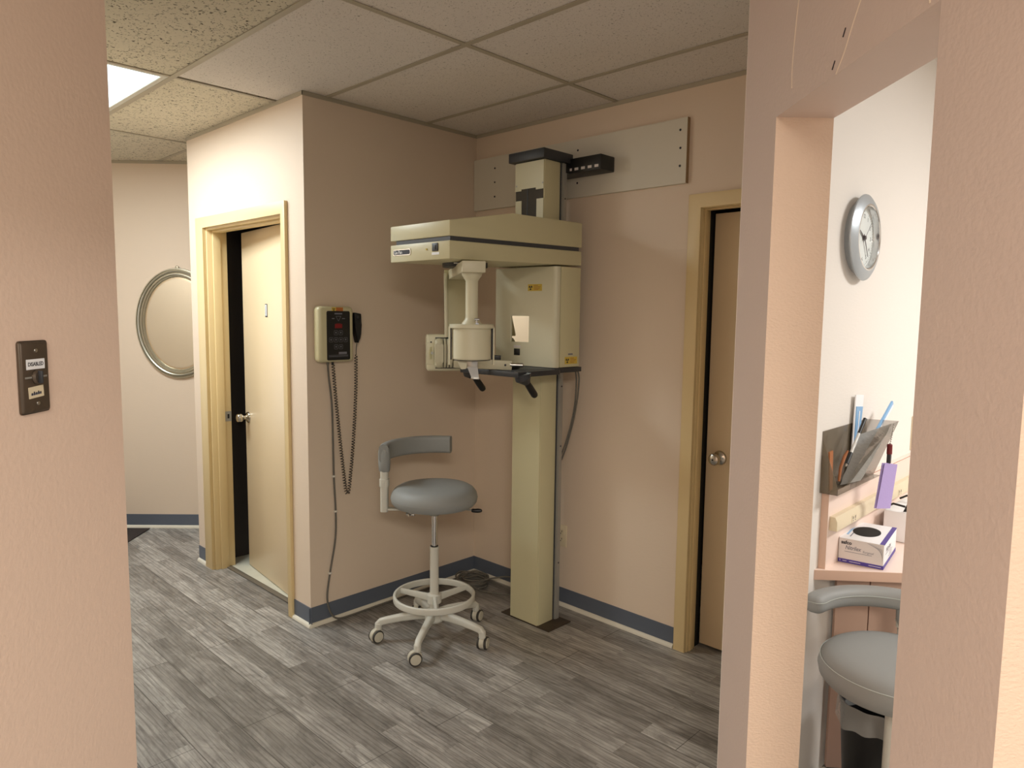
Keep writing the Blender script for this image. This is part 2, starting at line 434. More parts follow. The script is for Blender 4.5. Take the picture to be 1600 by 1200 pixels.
# baseboards and shoe mouldings
def baseboard(nm, o, ex, nrm, L, label=None):
    T = frame(o, ex, nrm, (0, 0, 1))
    a = MB(); a.box(0, L, 0, .004, .012, .0974, M['base'], T); b = struct(a.build(nm), label)
    a = MB(); a.prism([(0, 0), (.013, 0), (.0125, .008), (.009, .0145), (.0045, .018), (0, .019)], 0, L, M['shoe'], frame(Vector(o)+Vector(nrm)*.004, nrm, (0, 0, 1), ex)); a.build('shoe_molding', b)
    return b
baseboard('baseboard_alcove', (0, -.012, 0), (0, 1, 0), (1, 0, 0), B_+.012, 'dark blue baseboard along the alcove side wall')
baseboard('baseboard_back', (0, B_, 0), (1, 0, 0), (0, -1, 0), 1.382, 'dark blue baseboard along the back wall')
baseboard('baseboard_closet', (-.156, 0, 0), (1, 0, 0), (0, -1, 0), .168, 'short blue baseboard right of the half-open door')
baseboard('baseboard_jamb', (-1.33, 0, 0), (1, 0, 0), (0, -1, 0), .128, 'short blue baseboard left of the half-open door')
baseboard('baseboard_far', dg(-3.0), N1, (.70711, -.70711, 0), 2.7, 'blue baseboard under the oval mirror')

# ceiling: tiles in a grid
GX, GY, GW, GD = .9733, -.4803, 1.22, .61
a = MB()
for i in range(-4, 5):
    for j in range(-8, 7):
        x0 = GX+GW*i; y0 = GY+GD*j
        if i == -2 and j == -1: continue              # light fitting
        rough = (i <= -2) or (i == -1 and j <= -1)
        gap = .016 if (i == -1 and j == 0) else 0
        a.box(x0+gap, x0+GW, y0, y0+GD, H, H+.015, M['tile_rough'] if rough else M['tile_fine'])
ce = struct(a.build('ceiling', smooth=False), 'suspended ceiling of speckled acoustic tiles')
a = MB()
for i in range(-4, 6):
    x0 = GX+GW*i
    if i == -1: a.box(x0-.014, x0+.004, -5, 3.5, H-.004, H-.001, M['grid'])
    else: a.box(x0-.012, x0+.012, -5, 3.5, H-.004, H-.001, M['grid'])
for j in range(-8, 8):
    y0 = GY+GD*j; a.box(-4, 6, y0-.012, y0+.012, H-.0045, H-.0015, M['grid'])
a.build('t_bar_grid', ce, smooth=False)
a = MB()
for x0, x1, y0, y1 in ((-1.333, .003, -.003, 0), (0, .003, -.003, B_), (0, 2.12, B_-.003, B_), (-1.333, -1.33, -.003, 1.2)):
    a.box(x0, x1, y0, y1, H-.020, H-.001, M['grid'])
a.box(-3.0, -.25, -.003, 0, H-.020, H-.001, M['grid'], TD)
a.build('wall_angle', ce, smooth=False)
a = MB(); a.box(-4.2, 6.0, -5.0, 3.6, 2.85, 2.9, M['deck']); struct(a.build('ceiling_deck'))

# ------------------------------------------------------------------ doors
def casing(nm, x0, x1, yf, wl=.0545, wr=.0545, wd=.0545, wall=.115, label=None, gap_shade=False):
    """frame round an opening x0..x1, wall front at y=yf, facing -Y"""
    a = MB()
    a.prism([(x0-wl, 0), (x0+.004, 0), (x0+.004, DZ-.004), (x1-.004, DZ-.004), (x1-.004, 0), (x1+wr, 0), (x1+wr, DZ+wd), (x0-wl, DZ+wd)], 0, .018, M['trimwood'], frame((0, yf, 0), (1, 0, 0), (0, 0, 1), (0, -1, 0)), bev=.002)
    if gap_shade:
        a.box(x0, x0+.007, yf, yf+.070, 0, DZ, M['trimwood'], bev=.001); a.box(x1-.018, x1, yf, yf+wall, 0, DZ, M['trimwood'], bev=.001)
        a.box(x0+.007, x1-.018, yf, yf+.070, DZ-.008, DZ, M['trimwood'])
        a.box(x0+.007, x0+.012, yf+.020, yf+.052, 0, DZ-.008, M['trimwood'], bev=.001); a.box(x0+.012, x1-.018, yf+.020, yf+.052, DZ-.013, DZ-.008, M['trimwood'], bev=.001)
        a.box(x0, x0+.003, yf+.070, yf+wall, 0, DZ, M['void']); a.box(x0+.003, x1-.018, yf+.070, yf+wall, DZ-.003, DZ, M['void'])  # dark strips paint in the shade of the gap round the leaf
        return struct(a.build(nm), label)
    a.box(x0, x0+.018, yf, yf+wall+.002, 0, DZ, M['trimwood'], bev=.001); a.box(x1-.018, x1, yf, yf+wall+.002, 0, DZ, M['trimwood'], bev=.001)
    a.box(x0+.018, x1-.018, yf, yf+wall+.002, DZ-.018, DZ, M['trimwood'])
    # door stops
    s0, s1 = yf+wall-.085, yf+wall-.040
    a.box(x0+.018, x0+.030, s0, s1, 0, DZ-.018, M['trimwood'], bev=.002); a.box(x1-.030, x1-.018, s0, s1, 0, DZ-.018, M['trimwood'], bev=.002)
    a.box(x0+.030, x1-.030, s0, s1, DZ-.030, DZ-.018, M['trimwood'], bev=.002)
    return struct(a.build(nm), label)
t1 = casing('trim_1', DX0, DX1, 0, .094, .034, label='cream door casing around the half-open door')
a = MB(); a.box(DX0+.0178, DX0+.0195, .078, .1165, .895, .955, M['alu']); a.box(DX0+.0190, DX0+.0198, .092, .104, .912, .938, M['void']); tag(a.build('strike_plate', t1), 'metal strike plate')
t2 = casing('trim_2', EX0, EX1, B_, gap_shade=True, label='cream door casing partly hidden by the right wall')
a = MB(); a.box(DX0+.018, DX1-.018, .060, .092, 0, .007, M['threshold'], bev=.002); struct(a.build('trim_3'), 'dark worn threshold strip under the half-open door')

def knob_geo(a, o, axis, r=.027):
    ax = Vector(axis).normalized(); x = ax.orthogonal().normalized(); T = frame(o, x, ax.cross(x), ax)
    a.lathe([(0, 0), (.033, 0), (.033, .003), (.030, .008), (.018, .013), (.0125, .018), (.0115, .030), (.016, .035), (.024, .042), (r, .050), (r, .058), (.023, .066), (.015, .070), (.0, .071)], M['knob'], T, 28)
# door 1 leaf
hinge = Vector((-.208, .083, 0)); ang = math.radians(180-6.4)
TLf = frame(hinge, (math.cos(ang), math.sin(ang), 0), (math.sin(ang), -math.cos(ang), 0), (0, 0, 1))
LW = .822
a = MB(); a.box(0, LW, 0, .035, .010, DZ-.024, M['doorwood'], TLf, bev=.0015); d1 = struct(a.build('door_1'), 'cream door standing half open into a dark room')
lf = Vector((TLf[0][1], TLf[1][1], 0))     # inward normal
a = MB(); o = TLf @ Vector((LW-.050, 0, .925)); knob_geo(a, o, -lf); tag(a.build('door_knob', d1), 'silver round door knob')
a = MB(); o = TLf @ Vector((LW-.050, .035, .925)); knob_geo(a, o, lf); a.build('door_knob', d1)
a = MB(); T = face(TLf @ Vector((.447, -.0005, 1.557)), -lf)
a.box(-.016, .016, -.036, .036, 0, .002, M['band'], T, bev=.0008); a.box(-.0125, .0125, -.029, .024, .0015, .0026, M['white'], T); a.box(-.0125, .0125, .026, .031, .0015, .0026, M['white'], T)
a.box(-.004, .004, -.028, .022, .0024, .0031, M['inkgrey'], T)
tag(a.build('door_plaque', d1), 'tiny dark framed plaque')
# door 2 leaf
a = MB(); a.box(1.4545, EX1-.020, B_+.106, B_+.141, .014, DZ-.020, M['doorwood'], bev=.0015); d2 = struct(a.build('door_2'), 'cream closed door behind the right wall')
a = MB(); knob_geo(a, (1.523, B_+.106, .913), (0, -1, 0)); a.cyl((1.523, B_+.0345, .913), (1.523, B_+.0342, .913), .004, M['void']); tag(a.build('door_knob', d2), 'dull nickel door knob')
a = MB(); a.box(EX0-.05, EX1+.05, B_+.25, B_+.27, 0, DZ+.1, M['void']); a.build('room_shade_sheet', d2)  # black sheet standing in for the unlit room behind the door

# ------------------------------------------------------------------ ceiling light
L0 = thing('ceiling_light', (-.857, -.785, H), 'glowing fluorescent ceiling panel over the hall at far left', 'ceiling light')
a = MB(); x0, x1, y0, y1 = GX-2*GW, GX-GW, GY-GD, GY
for q in ((x0+.012, x0+.035, y0+.012, y1-.012), (x1-.04, x1-.014, y0+.012, y1-.012), (x0+.035, x1-.04, y0+.012, y0+.035), (x0+.035, x1-.04, y1-.035, y1-.012)):
    a.box(*q, H-.003, H+.03, M['frame'])
a.box(x0, x1, y0, y1, H+.03, H+.1, M['frame'])
a.build('frame', L0)
a = MB(); a.box(x0+.03, x1-.036, y0+.03, y1-.03, H+.002, H+.008, M['diffuser']); a.build('diffuser', L0)

# ------------------------------------------------------------------ oval mirror on the far wall
MS, MZ, RX, RZ = -1.318, 1.460, .297, .383
om = thing('oval_mirror', dg(MS, .001)+Vector((0, 0, MZ)), 'oval wall mirror in a ribbed antique silver frame', 'mirror')
TM = face(dg(MS, 0)+Vector((0, 0, MZ)), (.70711, -.70711, 0))
def oval_ring(a, prof, m, T, rx, rz, seg=72):
    b2 = bmesh.new(); R = []
    for d, z in prof:
        R.append([b2.verts.new(((rx-d)*math.cos(2*PI*k/seg), (rz-d)*math.sin(2*PI*k/seg), z)) for k in range(seg)])
    for A, Bq in zip(R, R[1:]):
        for k in range(seg): b2.faces.new((A[k], A[(k+1) % seg], Bq[(k+1) % seg], Bq[k]))
    a._merge(b2, m, T)
a = MB(); oval_ring(a, [(0, .001), (0, .014), (.003, .020), (.009, .021), (.012, .012), (.015, .012), (.018, .025), (.024, .029), (.030, .025), (.032, .014), (.035, .014), (.038, .024), (.044, .025), (.049, .020), (.052, .012), (.054, .012), (.057, .016), (.061, .012), (.064, .004)], M['gold'], TM, RX, RZ)
a.lathe([(0, 0), (.012, 0), (.014, .006), (.010, .012), (0, .014)], M['gold'], TM @ Matrix.Translation((0, RZ+.003, .004)), 16)
a.build('frame', om)
a = MB()
def disc(a, rx, rz, z, m, T, seg=72):
    b2 = bmesh.new(); b2.faces.new([b2.verts.new((rx*math.cos(2*PI*k/seg), rz*math.sin(2*PI*k/seg), z)) for k in range(seg)]); a._merge(b2, m, T)
oval_ring(a, [(.060, .004), (.062, .0065), (.074, .0085)], M['bevel'], TM, RX, RZ); disc(a, RX-.074, RZ-.074, .0085, M['mirror'], TM)
a.build('mirror_glass', om)

# dark mat at the far left
a = MB(); p, q = Vector((-2.233, .030, 0)), Vector((-1.996, -.205, 0)); d = (q-p).normalized(); nn = Vector((-d.y, d.x, 0))
if nn.x > 0: nn = -nn
TMt = frame(p, d, nn, (0, 0, 1) if d.cross(nn).z > 0 else (0, 0, -1))
a.prism([(p+d*.03).to_tuple()[:2], (p+d*.95).to_tuple()[:2], (p+d*.95+nn*.62).to_tuple()[:2], (p+d*.03+nn*.62).to_tuple()[:2]][::(1 if d.cross(nn).z > 0 else -1)], .0005, .008, M['mat'], bev=.003)
tag(a.build('floor_mat'), 'dark brown mat on the floor by the far hall wall', 'mat')

# ------------------------------------------------------------------ switch plate on the left wall
SC = Vector((1.722, -1.467, 1.4455)); TS = face(SC, N1)
sp = thing('switch_plate', SC, 'brown steel keyed switch plate with DISABLED label on near left wall', 'switch')
a = MB(); a.box(-.035, .035, -.0575, .0575, -.002, .006, M['bronze'], TS, bev=.0055, seg=4); a.build('plate', sp)
for zz in (.042, -.042):
    a = MB(); a.lathe([(0, .0055), (.0035, .0055), (.003, .0075), (0, .008)], M['steel'], TS @ Matrix.Translation((0.002, zz, 0)), 14); a.build('screw', sp)
a = MB(); a.box(-.022, .022, .0125, .0285, .006, .0066, M['white'], TS); a.text('DISABLED', .0085, M['ink'], TS @ Matrix.Translation((0, .0205, .0067)), width=.037, depth=.0001, bold=.0002); tag(a.build('printed_label', sp), 'white label reading DISABLED')
a = MB(); T = TS @ Matrix.Translation((-.002, -.0235, .0062)) @ Matrix.Rotation(math.radians(3), 4, 'Z')
a.box(-.018, .018, -.009, .009, 0, .0006, M['ivory'], T)
a.box(-.013, .011, -.0045, -.001, .0006, .0009, M['inkgrey'], T)
for k in range(5): a.box(-.012+k*.0052, -.0095+k*.0052, -.0045, -.0005+.0016*(k % 2), .0007, .0010, M['ink'], T)
tag(a.build('worn_label', sp), 'yellowed worn paper label')
a = MB(); a.lathe([(0, .005), (.011, .005), (.011, .008), (.0085, .011), (0, .0115)], M['bronze'], TS, 20); a.box(-.002, .002, -.010, .010, .010, .017, M['dark'], TS, bev=.001); a.box(-.026, .026, -.0014, .0014, .0059, .0068, M['alu'], TS)
tag(a.build('key_switch', sp), 'round keyed switch')

# ------------------------------------------------------------------ control box on the alcove wall
def trefoil(a, c, r, m, T):
    for k in range(3):
        t0 = math.radians(90+120*k+30); pts = [(c[0]+.25*r*math.cos(t0), c[1]+.25*r*math.sin(t0))]
        pts = []
        for q in range(7):
            t = t0+math.radians(60*q/6); pts.append((c[0]+r*math.cos(t), c[1]+r*math.sin(t)))
        for q in range(6, -1, -1):
            t = t0+math.radians(60*q/6); pts.append((c[0]+.28*r*math.cos(t), c[1]+.28*r*math.sin(t)))
        a.prism(pts, 0, .0004, m, T)
    a.lathe([(0, 0), (.2*r, 0), (.2*r, .0004), (0, .0004)], m, T @ Matrix.Translation((c[0], c[1], 0)), 10)
def sticker(parent, T, w_, h_, split=None, label='yellow radiation warning sticker'):
    a = MB(); a.box(-w_/2, w_/2, -h_/2, h_/2, 0, .0005, M['yellow'], T)
    if split: a.box(-w_/2+h_*1.15, w_/2, -h_/2, h_/2, .0003, .0007, M['orange'], T)
    trefoil(a, (-w_/2+h_*.55, 0), h_*.36, M['ink'], T @ Matrix.Translation((0, 0, .0006)))
    for k, ww in enumerate((.55, .9, .8, .6)):
        L = (w_-h_*1.3)*ww; xx = -w_/2+h_*1.2; yy = h_*(.30-.2*k)
        a.box(xx, xx+L, yy-h_*.035, yy+h_*.035, .0006, .0010, M['kraft'], T)
    return tag(a.build('warning_sticker', parent), label)

cb = thing('control_box', (.0, .131, 1.446), 'cream wall control box with black keypad on the alcove wall', 'control box')
TC = face((0, .131, 1.446), (1, 0, 0))
a = MB(); a.box(-.098, .098, -.134, .134, 0, .058, M['cream'], TC, bev=.020, seg=4); a.build('housing', cb)
T2 = TC @ Matrix.Translation((.008, -.006, .0575))
a = MB(); a.prism(rrect(.128, .236, .008), -.002, .0022, M['black'], T2)
a.box(-.021, .021, .102, .109, .0022, .0026, M['inkgrey'], T2)
# triangle between two small captions, twin rules
for p, q in (((-.014, .093), (.014, .093)), ((-.014, .093), (0, .070)), ((.014, .093), (0, .070))):
    a.tube([(p[0], p[1], .0024), (q[0], q[1], .0024)], .0009, M['inkgrey'], 5, T=T2)
a.box(-.036, -.022, .080, .084, .0022, .0025, M['inkgrey'], T2); a.box(.020, .036, .080, .084, .0022, .0025, M['inkgrey'], T2)
for yy in (-.094, -.098, -.102): a.box(-.055, .052, yy-.0006, yy+.0006, .0022, .0025, M['inkgrey'], T2)
a.box(.0, .045, -.090, -.079, .0022, .0026, M['inkgrey'], T2)
a.build('keypad_panel', cb)
a = MB(); a.box(-.020, .020, .036, .056, .0018, .0026, M['red'], T2); a.box(-.013, .013, .0575, .059, .0018, .0026, M['red'], T2); tag(a.build('display', cb), 'dark red digital display')
for px, py in ((-.015, .014), (.012, .014), (-.042, -.020), (-.015, -.020), (.012, -.020), (.039, -.020), (-.015, -.054), (.012, -.054)):
    a = MB(); T = T2 @ Matrix.Translation((px, py, .002))
    o1 = rrect(.021, .022, .004); i1 = rrect(.0185, .0195, .003)
    b2 = bmesh.new(); A = [b2.verts.new((u, v, .0008)) for u, v in o1]; C = [b2.verts.new((u, v, .0008)) for u, v in i1]; n = len(A)
    for k in range(n): b2.faces.new((A[k], A[(k+1) % n], C[(k+1) % n], C[k]))
    a._merge(b2, M['inkgrey'], T); a.prism(i1, 0, .0006, M['black'], T); a.box(-.003, .003, -.003, .004, .0005, .0009, M['inkgrey'], T)
    a.build('button', cb)
sticker(cb, TC @ Matrix.Translation((.004, .1195, .0578)), .062, .020, True)
a = MB(); a.box(.0985, .106, .04, .100, .004, .028, M['black'], TC, bev=.002); a.build('handset_holder', cb)
a = MB(); a.cyl((.03, .095, 1.318), (.03, .095, 1.296), .006, M['cable'], bev=.002); a.cyl((.034, .120, 1.318), (.034, .120, 1.296), .006, M['black'], bev=.002); a.build('cable_gland', cb)

hs = thing('exposure_handset', (.028, .256, 1.49), 'black exposure handset with coiled cord beside the cream control box', 'handset')
a = MB()
sec = [(-.019, .062), (.019, .056), (.0205, .0), (.019, -.046), (.008, -.066), (.004, -.088), (-.002, -.088), (-.008, -.052), (-.0165, -.012), (-.019, .02)]
a.prism(sec[::-1], .012, .046, M['black'], face((0, .260, 1.49), (1, 0, 0)), bev=.0035); a.build('grip', hs)
a = MB(); a.cyl((.046, .256, 1.530), (.050, .256, 1.530), .008, M['dark'], bev=.001); a.build('exposure_button', hs)
def bez(pts, n):
    """Catmull-Rom through pts"""
    P = [Vector(p) for p in pts]; P = [2*P[0]-P[1]]+P+[2*P[-1]-P[-2]]; out = []
    for i in range(1, len(P)-2):
        for k in range(n):
            t = k/n; p0, p1, p2, p3 = P[i-1:i+3]
            out.append(.5*((2*p1)+(-p0+p2)*t+(2*p0-5*p1+4*p2-p3)*t*t+(-p0+3*p1-3*p2+p3)*t**3))
    out.append(P[-2]); return out
pth = bez([(.030, .2615, 1.40), (.030, .256, 1.345), (.030, .252, 1.15), (.030, .234, .90), (.030, .214, .72), (.030, .202, .650), (.030, .189, .66), (.030, .178, .74), (.030, .158, .92), (.030, .138, 1.12), (.034, .121, 1.300)], 30)
cum = [0]
for p, q in zip(pth, pth[1:]): cum.append(cum[-1]+(q-p).length)
Ltot = cum[-1]; pitch = .0140; turns = Ltot/pitch; npt = int(turns*8); hel = []; j = 0
for k in range(npt+1):
    s = Ltot*k/npt
    while j < len(cum)-2 and cum[j+1] < s: j += 1
    f = (s-cum[j])/max(1e-9, cum[j+1]-cum[j]); p = pth[j].lerp(pth[j+1], f); t = (pth[j+1]-pth[j]).normalized()
    x = Vector((1, 0, 0)); y = t.cross(x)
    rr = .0074*min(1, max(0, (s-.05)/.02)); an = 2*PI*s/pitch
    hel.append(p+x*rr*math.cos(an)+y*rr*math.sin(an))
a = MB(); a.tube(hel, .0020, M['black'], 5); a.build('coiled_cord', hs)

cbl = thing('power_cable', (.012, .14, .0), 'grey cable clipped down the alcove wall from the control box to the floor', 'cable')
def cpt(y, z, x=.008): return (x, y, z)
wire = bez([(.03, .095, 1.30), (.016, .108, 1.24), cpt(.128, 1.10), cpt(.132, .92), cpt(.134, .74), cpt(.142, .56), cpt(.138, .42), cpt(.105, .25), (.012, .085, .13), (.022, .098, .05), (.030, .135, .012), (.030, .22, .006), (.026, .40, .006), (.026, .60, .006), (.030, .76, .007), (.06, .87, .008)], 8)
a = MB(); a.tube(wire, .0048, M['cable'], 8); a.build('cord', cbl)
for y, z in ((.134, .74), (.142, .56), (.106, .25)):
    a = MB(); a.box(0, .014, y-.008, y+.007, z-.005, z+.005, M['clip'], bev=.002); tag(a.build('cable_clip', cbl), 'small white cable clip')

# ------------------------------------------------------------------ dental stools
def make_stool(loc, rz, label, legs, seat_top, pad_z, pad_h, arc, ring=True, group='grey vinyl dental stools', post_r=.235, seam='fold', arc0=0):
    """rz: direction of the backrest post; legs: world angles (deg) of the five legs"""
    st = thing('dental_stool', loc, label, 'stool', group, rz)
    Tw = Matrix.Translation(Vector(loc)) @ Matrix.Rotation(rz, 4, 'Z')
    Z = seat_top
    a = MB(); a.lathe([(0, Z-.002), (.05, Z-.001), (.10, Z+.001), (.14, Z), (.168, Z-.006), (.187, Z-.017), (.199, Z-.034), (.204, Z-.055), (.200, Z-.076), (.188, Z-.090), (.160, Z-.097), (.06, Z-.099), (0, Z-.099)], M['vinyl'], Tw, 56)
    se = a.build('seat', st)
    a = MB()
    if seam == 'piping': a.tube([(.198*math.cos(2*PI*k/56), .198*math.sin(2*PI*k/56), Z-.030) for k in range(56)], .0016, M['piping'], 6, closed=True, T=Tw); a.build('seat_piping', se)
    else: a.tube([(.2035*math.cos(2*PI*k/56), .2035*math.sin(2*PI*k/56), Z-.056) for k in range(56)], .0012, M['vinyl'], 6, closed=True, T=Tw); a.build('seat_seam', se)
    # under-seat plate, arm and post
    a = MB(); a.box(-.09, .09, -.07, .07, Z-.108, Z-.098, M['dark'], Tw, bev=.003); a.lathe([(.045, Z-.108), (.040, Z-.118), (.022, Z-.145), (0, Z-.145)], M['alu'], Tw, 24); a.build('seat_plate', st)
    a = MB(); a.box(.05, post_r, -.016, .016, Z-.122, Z-.112, M['frame'], Tw, bev=.003)
    a.prism(rrect(.045, .036, .012), Z-.128, pad_z-.03, M['frame'], Tw @ Matrix.Translation((post_r, 0, 0)) @ Matrix.Rotation(PI/2, 4, 'Z')); a.build('back_post', st)
    a = MB(); a.prism(rrect(.054, .044, .015), Z-.006, Z+.028, M['frame'], Tw @ Matrix.Translation((post_r, 0, 0)) @ Matrix.Rotation(PI/2, 4, 'Z')); a.cyl(Tw @ Vector((post_r, -.030, Z+.011)), Tw @ Vector((post_r, .030, Z+.011)), .004, M['frame']); a.build('post_collar', st)
    n = 28; pts = []; sc = []
    a0 = arc0 if arc0 else (6 if arc < 0 else -6)
    caps = [(-1.5, .55), (-1.2, .82), (-.6, .95)] if seam == 'piping' else [(-.5, .9)]
    for k in range(n+1):
        th = math.radians(a0+(arc-a0)*k/n); pts.append((post_r*math.cos(th), post_r*math.sin(th), pad_z)); sc.append(1)
    # rounded far end of the pad
    step = math.radians((arc-a0))/abs(arc-a0)
    if seam == 'piping':
        for da, k_ in ((3, .97), (6, .86), (8, .68), (9, .42)):
            th = math.radians(arc)+step*da; pts.append((post_r*math.cos(th), post_r*math.sin(th), pad_z)); sc.append(k_)
    pw = .042 if seam != 'piping' else .062
    a = MB(); a.sweep(pts, rrect(pw, pad_h, min(pw, pad_h)*.40, 5), M['vinyl'], T=Tw, scale=sc)
    # padded elbow down the post
    b = [(post_r, 0, pad_z+.024), (post_r, 0, pad_z), (post_r, 0, pad_z-.05), (post_r, 0, pad_z-.085), (post_r, 0, pad_z-.09)]
    a.tube(b, [.023, .0265, .027, .0245, .021], M['vinyl'], 18, T=Tw, ry=[.024, .032, .031, .027, .023])
    pd = a.build('backrest', st)
    a = MB()
    if seam == 'piping':
        q = [(p[0]*(1+(pw/2+.0005)*k_/post_r), p[1]*(1+(pw/2+.0005)*k_/post_r), pad_z+.010) for p, k_ in zip(pts, sc)]
        q2 = [(p[0]*(1-(pw/2+.0005)*k_/post_r), p[1]*(1-(pw/2+.0005)*k_/post_r), pad_z+.010) for p, k_ in zip(pts, sc)]
        a.tube(q+[pts[-1][:2]+(pad_z+.010,)]+q2[::-1], .0013, M['piping'], 6, T=Tw); a.build('backrest_piping', pd)
    # lever and clamp knob
    a = MB(); la = math.radians(180 if arc < 0 else -60)
    d = Vector((math.cos(la), math.sin(la), 0)); a.cyl(Tw @ (d*.07+Vector((0, 0, Z-.108))), Tw @ (d*.185+Vector((0, 0, Z-.120))), .0035, M['alu']); a.tube([Tw @ (d*r_+Vector((0, 0, Z-.121))) for r_ in (.175, .182, .205, .222, .226)], [.006, .009, .0105, .008, .003], M['black'], 12); tag(a.build('height_lever', st), 'black-tipped height lever')
    a = MB(); c0 = Tw @ Vector((.115, -.02, Z-.128))
    a.cyl(c0, c0-Vector((0, 0, .022)), .006, M['chrome'])
    for k in range(4):
        q = Vector((math.cos(k*PI/2+.4), math.sin(k*PI/2+.4), 0)); a.tube([c0-Vector((0, 0, .020)), c0-Vector((0, 0, .020))+q*.022], [.005, .006], M['chrome'], 8)
    tag(a.build('clamp_knob', st), 'chrome clamp knob')
    # column
    a = MB(); a.cyl(Tw @ Vector((0, 0, .40)), Tw @ Vector((0, 0, Z-.125)), .014, M['chrome'], seg=24); tag(a.build('gas_lift', st), 'chrome lift tube')
    a = MB(); a.lathe([(0, .09), (.0215, .09), (.0205, .44), (.022, .441), (.022, .450), (.017, .453), (0, .453)], M['frame'], Tw, 28); a.lathe([(0, .451), (.0185, .451), (.0185, .456), (0, .456)], M['black'], Tw, 24); a.build('column', st)
    if ring:
        a = MB(); sec = rrect(.014, .032, .005, 3)
        a.sweep([(.188*math.cos(2*PI*k/64), .188*math.sin(2*PI*k/64), .207) for k in range(64)], sec, M['frame'], closed=True, T=Tw)
        fr = a.build('foot_ring', st)
        for k in range(3):
            t = math.radians(-30+120*k) - rz + math.radians(-7)
            a = MB(); a.sweep([(r_*math.cos(t), r_*math.sin(t), .207-.010*(1-r_/.188)) for r_ in (.02, .08, .14, .186)], rrect(.016, .030, .004, 2), M['frame'], T=Tw, scale=[1.2, 1, .9, .8]); a.build('ring_spoke', fr)
        a = MB(); a.lathe([(.0, .178), (.034, .178), (.034, .216), (.024, .222), (0, .222)], M['frame'], Tw, 24); a.build('ring_hub', fr)
    a = MB(); a.lathe([(0, .085), (.040, .085), (.048, .095), (.048, .125), (.040, .137), (.024, .143), (0, .143)], M['frame'], Tw, 28); a.build('base_hub', st)
    for k, ad in enumerate(legs):
        t = math.radians(ad); d = Vector((math.cos(t), math.sin(t), 0)); C0 = Vector(loc)
        a = MB(); R = .262
        a.sweep([C0+d*r_+Vector((0, 0, z)) for r_, z in ((.03, .119), (.09, .118), (.16, .111), (.225, .101), (.252, .095), (.264, .084), (.266, .062))], rrect(.030, .036, .011, 4), M['frame'], scale=[1.15, 1.1, 1.0, .95, .95, .9, .85], upv=(0, 0, 1))
        a.cyl(C0+d*.264+Vector((0, 0, .090)), C0+d*.264+Vector((0, 0, .058)), .0165, M['frame'], bev=.002)
        lg = a.build('leg', st)
        # castor: swivel direction varies
        sw = t+math.radians((35, -60, 100, 20, 150)[k]); q = Vector((math.cos(sw), math.sin(sw), 0)); ax = Vector((-q.y, q.x, 0))
        c = C0+d*.264+q*.012+Vector((0, 0, .030))
        a = MB(); a.lathe([(0, -.011), (.0305, -.011), (.0325, -.006), (.0325, .006), (.0305, .011), (0, .011)], M['wheel'], frame(c+Vector((0, 0, .004)), q, Vector((0, 0, 1)), ax*-1 if q.cross(Vector((0, 0, 1))).dot(ax) < 0 else ax), 26)
        a.cyl(c+q*-.012+Vector((0, 0, .018)), c+q*-.012+Vector((0, 0, .040)), .013, M['wheel'])
        ca = a.build('castor', lg)
        a = MB()
        for sgn in (-1, 1):
            T = frame(c+ax*sgn*.011, q, Vector((0, 0, 1)), ax*sgn)
            a.lathe([(0, 0), (.0285, 0), (.030, .003), (.030, .009), (.0285, .0115), (.0, .0115)], M['tyre'], T, 26); a.lathe([(0, .0115), (.0245, .0115), (.0235, .0135), (.010, .0150), (0, .0152)], M['wheel'], T, 26)
        MW[ca.name] = Matrix.Translation(Vector(loc)) @ Matrix.Rotation(rz, 4, 'Z')
        wh = a.build('castor_wheel', lg)
    return st
make_stool((.515, .360, 0), math.radians(224), 'tall grey vinyl stool on a five-castor base in front of the x-ray column', (233.5, 304, 17, 88, 160), .748, .900, .086, -104)

# ------------------------------------------------------------------ panoramic x-ray machine
xm = thing('xray_machine', (.70, .88, 0), 'tall cream panoramic x-ray machine on a column in the corner', 'x-ray machine')
a = MB()
# column body with the T-shaped slot cut in its front near the top
cx0, cx1, cy0, cy1, ct = 0.596, 0.787, .797, .915, 2.280
a.box(cx0, cx1, cy0+.004, cy1, .0, ct, M['cream'], bev=.006)
a.build('column', xm)
def fr(x0, x1, z0, z1, m, d0=0., d1=.004):
    return (x0, x1, cy0-d1+.004, cy0+.0045-d0, z0, z1, m)
a = MB()
a.box(cx0+.004, cx1-.004, cy0, cy0+.005, .004, 1.95, M['cream'])
a.box(cx0+.006, .642, cy0, cy0+.005, 1.95, 2.099, M['cream']); a.box(.740, cx1-.004, cy0, cy0+.005, 1.95, 2.099, M['cream'])
a.box(cx0+.004, cx1-.004, cy0, cy0+.005, 2.153, ct-.004, M['cream']); a.box(cx0+.002, .640, cy0-.0005, cy0+.005, 2.145, 2.16, M['cream'])
a.box(.735, cx1-.003, cy0-.0005, cy0+.005, 2.143, 2.16, M['cream'])
for xx in (.609, .778): a.lathe([(0, 0), (.004, 0), (.003, .002), (0, .0022)], M['alu'], face((xx, cy0, 2.170), (0, -1, 0)), 10)
a.build('front_cover', xm)
a = MB(); a.box(.602, .780, cy0+.0025, cy0+.0043, 1.95, 2.155, M['slotgrey']); a.box(.678, .682, cy0+.001, cy0+.003, 1.95, 2.155, M['black']); tag(a.build('slot', xm), 'dark T-shaped slot')
a = MB(); a.prism([(.573, .775), (.803, .775), (.803, .988), (.573, .988)], ct, ct+.045, M['dark'], bev=.003); a.build('top_cap', xm)
a = MB(); a.box(.630, .788, .915, .921, .006, ct, M['band']); a.box(.612, .796, .921, .952, .006, ct-.004, M['alu']); a.box(.796, .799, .926, .947, .006, ct-.006, M['alu'])
